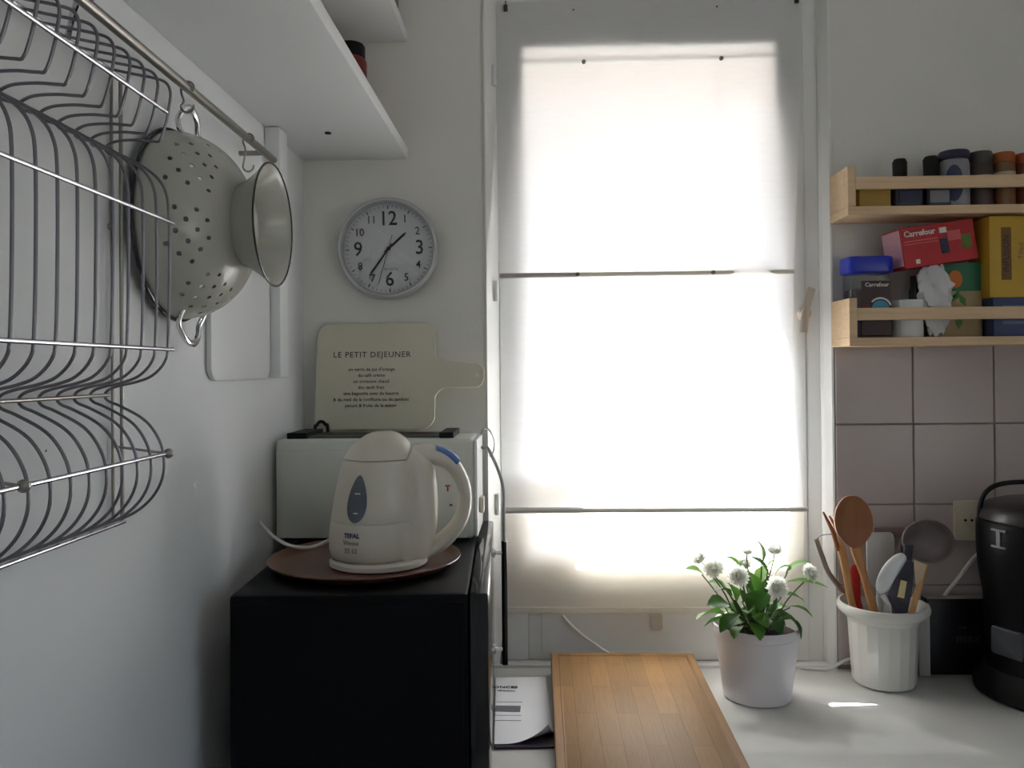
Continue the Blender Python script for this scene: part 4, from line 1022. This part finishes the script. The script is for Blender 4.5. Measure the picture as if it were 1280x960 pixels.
# lower rack
t = thing('coffee_jar', 'glass coffee jar with a bright blue lid on the lower rack', 'jar', (.6145, YS, Z2))
b = BM(); prism(b, rrect(-.037, .037, -.027, .027, .012), 0, .118, bev=.003); b.transform(M.Rotation(pi/2, 4, 'X')); link('glass_body', b, M_JAR, t, smooth=True)
b = BM(); prism(b, rrect(-.034, .034, -.024, .024, .010), .004, .090, bev=.002); b.transform(M.Rotation(pi/2, 4, 'X')); link('coffee', b, mat('coffee', srgb(52, 34, 26), .8, var=.2, scale=150), t, smooth=True)
link('paper_label', bx(-.020, .035, -.0285, -.0273, .004, .104, bev=.0003, seg=1), mat('dark_brown_label', srgb(62, 40, 40), .5), t)
text_up('label_lettering', 'Carrefour', .0105, M_INKW, t, (.008, -.0289, .0965), bold=.0002)
b = BM()
lathe(b, [(0, 0), (.016, 0), (.016, .0004), (0, .0004)], 24, 'Y', (.014, -.0286, .052)); link('label_cup', b, mat('cyan_print', srgb(70, 150, 180), .5), t)
b = BM(); tube(b, [(.014+.020*cos(R(a)), -.0288, .052+.020*sin(R(a))) for a in range(20, 150, 10)], .0016, 6, r2=.0004, ref=(0, 1, 0)); link('label_arc', b, M_INKW, t)
link('label_patch', bx(-.019, -.004, -.0289, -.0284, .030, .060), mat('dark_red_print', srgb(110, 34, 34), .5), t)
b = BM(); prism(b, rrect(-.0425, .0425, -.031, .031, .016), .1185, .150, bev=.004); b.transform(M.Rotation(pi/2, 4, 'X') @ M.Translation((0, 0, 0)))
for v in b.verts: v.co.z = abs(v.co.z)
for o_ in t.children:
    pass
link('lid', b, mat('bright_blue_lid', srgb(26, 44, 170), .3), t, smooth=True, label='bright blue lid')
for o_ in t.children:
    if o_.name.startswith(('glass_body', 'coffee')):
        for v in o_.data.vertices: v.co.z = abs(v.co.z)
        o_.data.flip_normals()
bpy.context.view_layer.update()
t = thing('cream_pot', 'small white round pot with lid on the lower rack', 'jar', (.6885, YS+.001, Z2))
b = BM(); lathe(b, [(0, 0), (.027, 0), (.0285, .003), (.0285, .048), (0, .048)], 32); link('body', b, M_WHITEP, t, smooth=True)
b = BM(); lathe(b, [(0, .0482), (.0312, .0482), (.0312, .066), (.029, .069), (0, .069)], 32); link('lid', b, M_WHITEP, t, smooth=True)
t = thing('dark_bottle', 'squat black bottle behind the small white pot', 'bottle', (.7205, YS+.032, Z2))
b = BM(); lathe(b, [(0, 0), (.012, 0), (.013, .003), (.013, .088), (.0105, .098), (.0105, .118), (0, .119)], 24); link('body', b, M_BLACKG, t, smooth=True)
t = thing('juice_packet', 'green and beige carton with an orange print on the lower rack', 'carton', (.7850, YS+.023, Z2))
link('carton', bx(-.043, .043, -.022, .021, 0, .139, bev=.002), mat('beige_card', srgb(176, 156, 118), .6), t, smooth=True)
link('green_panel', bx(-.0425, .0425, -.0226, -.0218, .086, .1385), mat('green_print', srgb(40, 110, 78), .5), t)
b = BM(); bmesh.ops.create_uvsphere(b, u_segments=16, v_segments=10, radius=1., matrix=M.Translation((-.006, -.0224, .108)) @ M.Diagonal((.013, .0012, .017, 1))); link('orange_print', b, mat('orange_print', srgb(206, 116, 40), .5), t, smooth=True)
for x, z, a in ((-.004, .078, .4), (.006, .070, -.5), (-.014, .072, .9), (.0, .028, .1)):
    b = BM(); prism(b, [(0, -.013), (.006, -.002), (0, .013), (-.006, -.002)], -.0228, -.0219); b.transform(M.Translation((x, 0, z)) @ M.Rotation(a, 4, 'Y')); link('leaf_print', b, mat('leaf_print', srgb(72, 132, 58), .5), t)
# crumpled white bag in front of it
t = thing('paper_bag', 'crumpled white bag tucked against the green carton', 'bag', (.737, YS-.0155, Z2+.0002))
b = BM(); N1, N2 = 26, 14; rows = []
for i in range(N2+1):
    tt = i/N2; z = .004 + .128*tt; row = []
    rx = .011 + .020*sin(pi*min(1, tt*1.02))**.7*(.6+.5*tt) + (.004 if tt > .7 else 0); ry = .004 + .0075*sin(pi*tt)**.8
    for k in range(N1):
        a = 2*pi*k/N1; jx = 1 + .16*sin(5*a+i*.9) + .10*sin(3*a-i*1.7)
        row.append(b.verts.new((rx*cos(a)*jx - .006*tt, ry*sin(a)*jx, z + .004*sin(4*a+i))))
    rows.append(row)
for i in range(N2):
    for k in range(N1): b.faces.new((rows[i][k], rows[i][(k+1) % N1], rows[i+1][(k+1) % N1], rows[i+1][k]))
b.faces.new(rows[0][::-1]); b.faces.new(rows[-1]); link('bag_body', b, mat('white_bag', srgb(206, 206, 208), .5), t, smooth=True, sharp=25)
# blue box and yellow box on it
t = thing('blue_box', 'low blue carton under the yellow box at the right edge', 'box', (.8735, YS, Z2))
link('carton', bx(-.0425, .0425, -.030, .045, 0, .070, bev=.0015), mat('blue_card', srgb(56, 70, 112), .5), t, smooth=True)
for z in (.050, .022): link('print_line', bx(-.026, .030, -.0306, -.0298, z, z+.006), mat('pale_blue_print', srgb(110, 120, 150), .5), t)
t = thing('yellow_box', 'yellow tea carton with a brown lettered band at the right edge', 'box', (.868, YS, Z2+.0705))
link('carton', bx(-.0425, .0425, -.030, .045, 0, .1490, bev=.0015), mat('yellow_card', srgb(196, 158, 52), .5), t, smooth=True)
link('brown_band', bx(-.0215, -.0035, -.0306, -.0298, .032, .128), mat('brown_print', srgb(112, 78, 34), .5), t)
text_up('band_lettering', 'INFUSION', .0150, M_INK, t, (-.0125, -.0308, .080), rot=pi/2)
text_up('side_lettering', 'Tilleul', .012, mat('ochre_ink', srgb(120, 86, 30), .5), t, (.014, -.0304, .085), rot=pi/2)
# red tea box lying tilted on the jar lid and the carton
t = thing('red_box', 'red tea carton lying tilted across the coffee jar and green carton', 'box', (.664, YS-.004, 1.6570))
TR = M.Rotation(R(-8.2), 4, 'Y') @ M.Rotation(R(8), 4, 'Z')
def rb_(name, x0, x1, y0, y1, z0, z1, m, bev=0.):
    b = bx(x0, x1, y0, y1, z0, z1, bev=bev); b.transform(TR); return link(name, b, m, t)
rb_('carton', .004, .149, -.032, .026, 0, .0745, mat('red_card', srgb(178, 34, 42), .45), .0015)
rb_('end_flap', .0032, .0042, -.029, .027, .005, .071, mat('pink_flap', srgb(226, 176, 188), .5))
rb_('dark_patch', .078, .094, -.0326, -.0318, .018, .046, mat('navy_print', srgb(44, 44, 70), .5))
rb_('green_patch', .120, .140, -.0326, -.0318, .022, .048, mat('green_print_patch', srgb(96, 116, 50), .5))
rb_('light_patch', .094, .120, -.0326, -.0318, .040, .058, mat('pink_print', srgb(214, 96, 100), .5))
rb_('white_patch', .026, .034, -.0326, -.0318, .006, .014, M_INKW)
rb_('white_patch', .080, .094, -.0326, -.0318, .056, .066, M_INKW)
rb_('print_line', .008, .074, -.0326, -.0318, .0475, .0490, mat('pink_line', srgb(226, 120, 126), .5))
rb_('print_line', .008, .074, -.0326, -.0318, .0425, .0435, MATS['pink_line'])
text_up('front_lettering', 'Carrefour', .0150, M_INKW, t, (.041, -.0324, .0615), post=TR, bold=.0004)
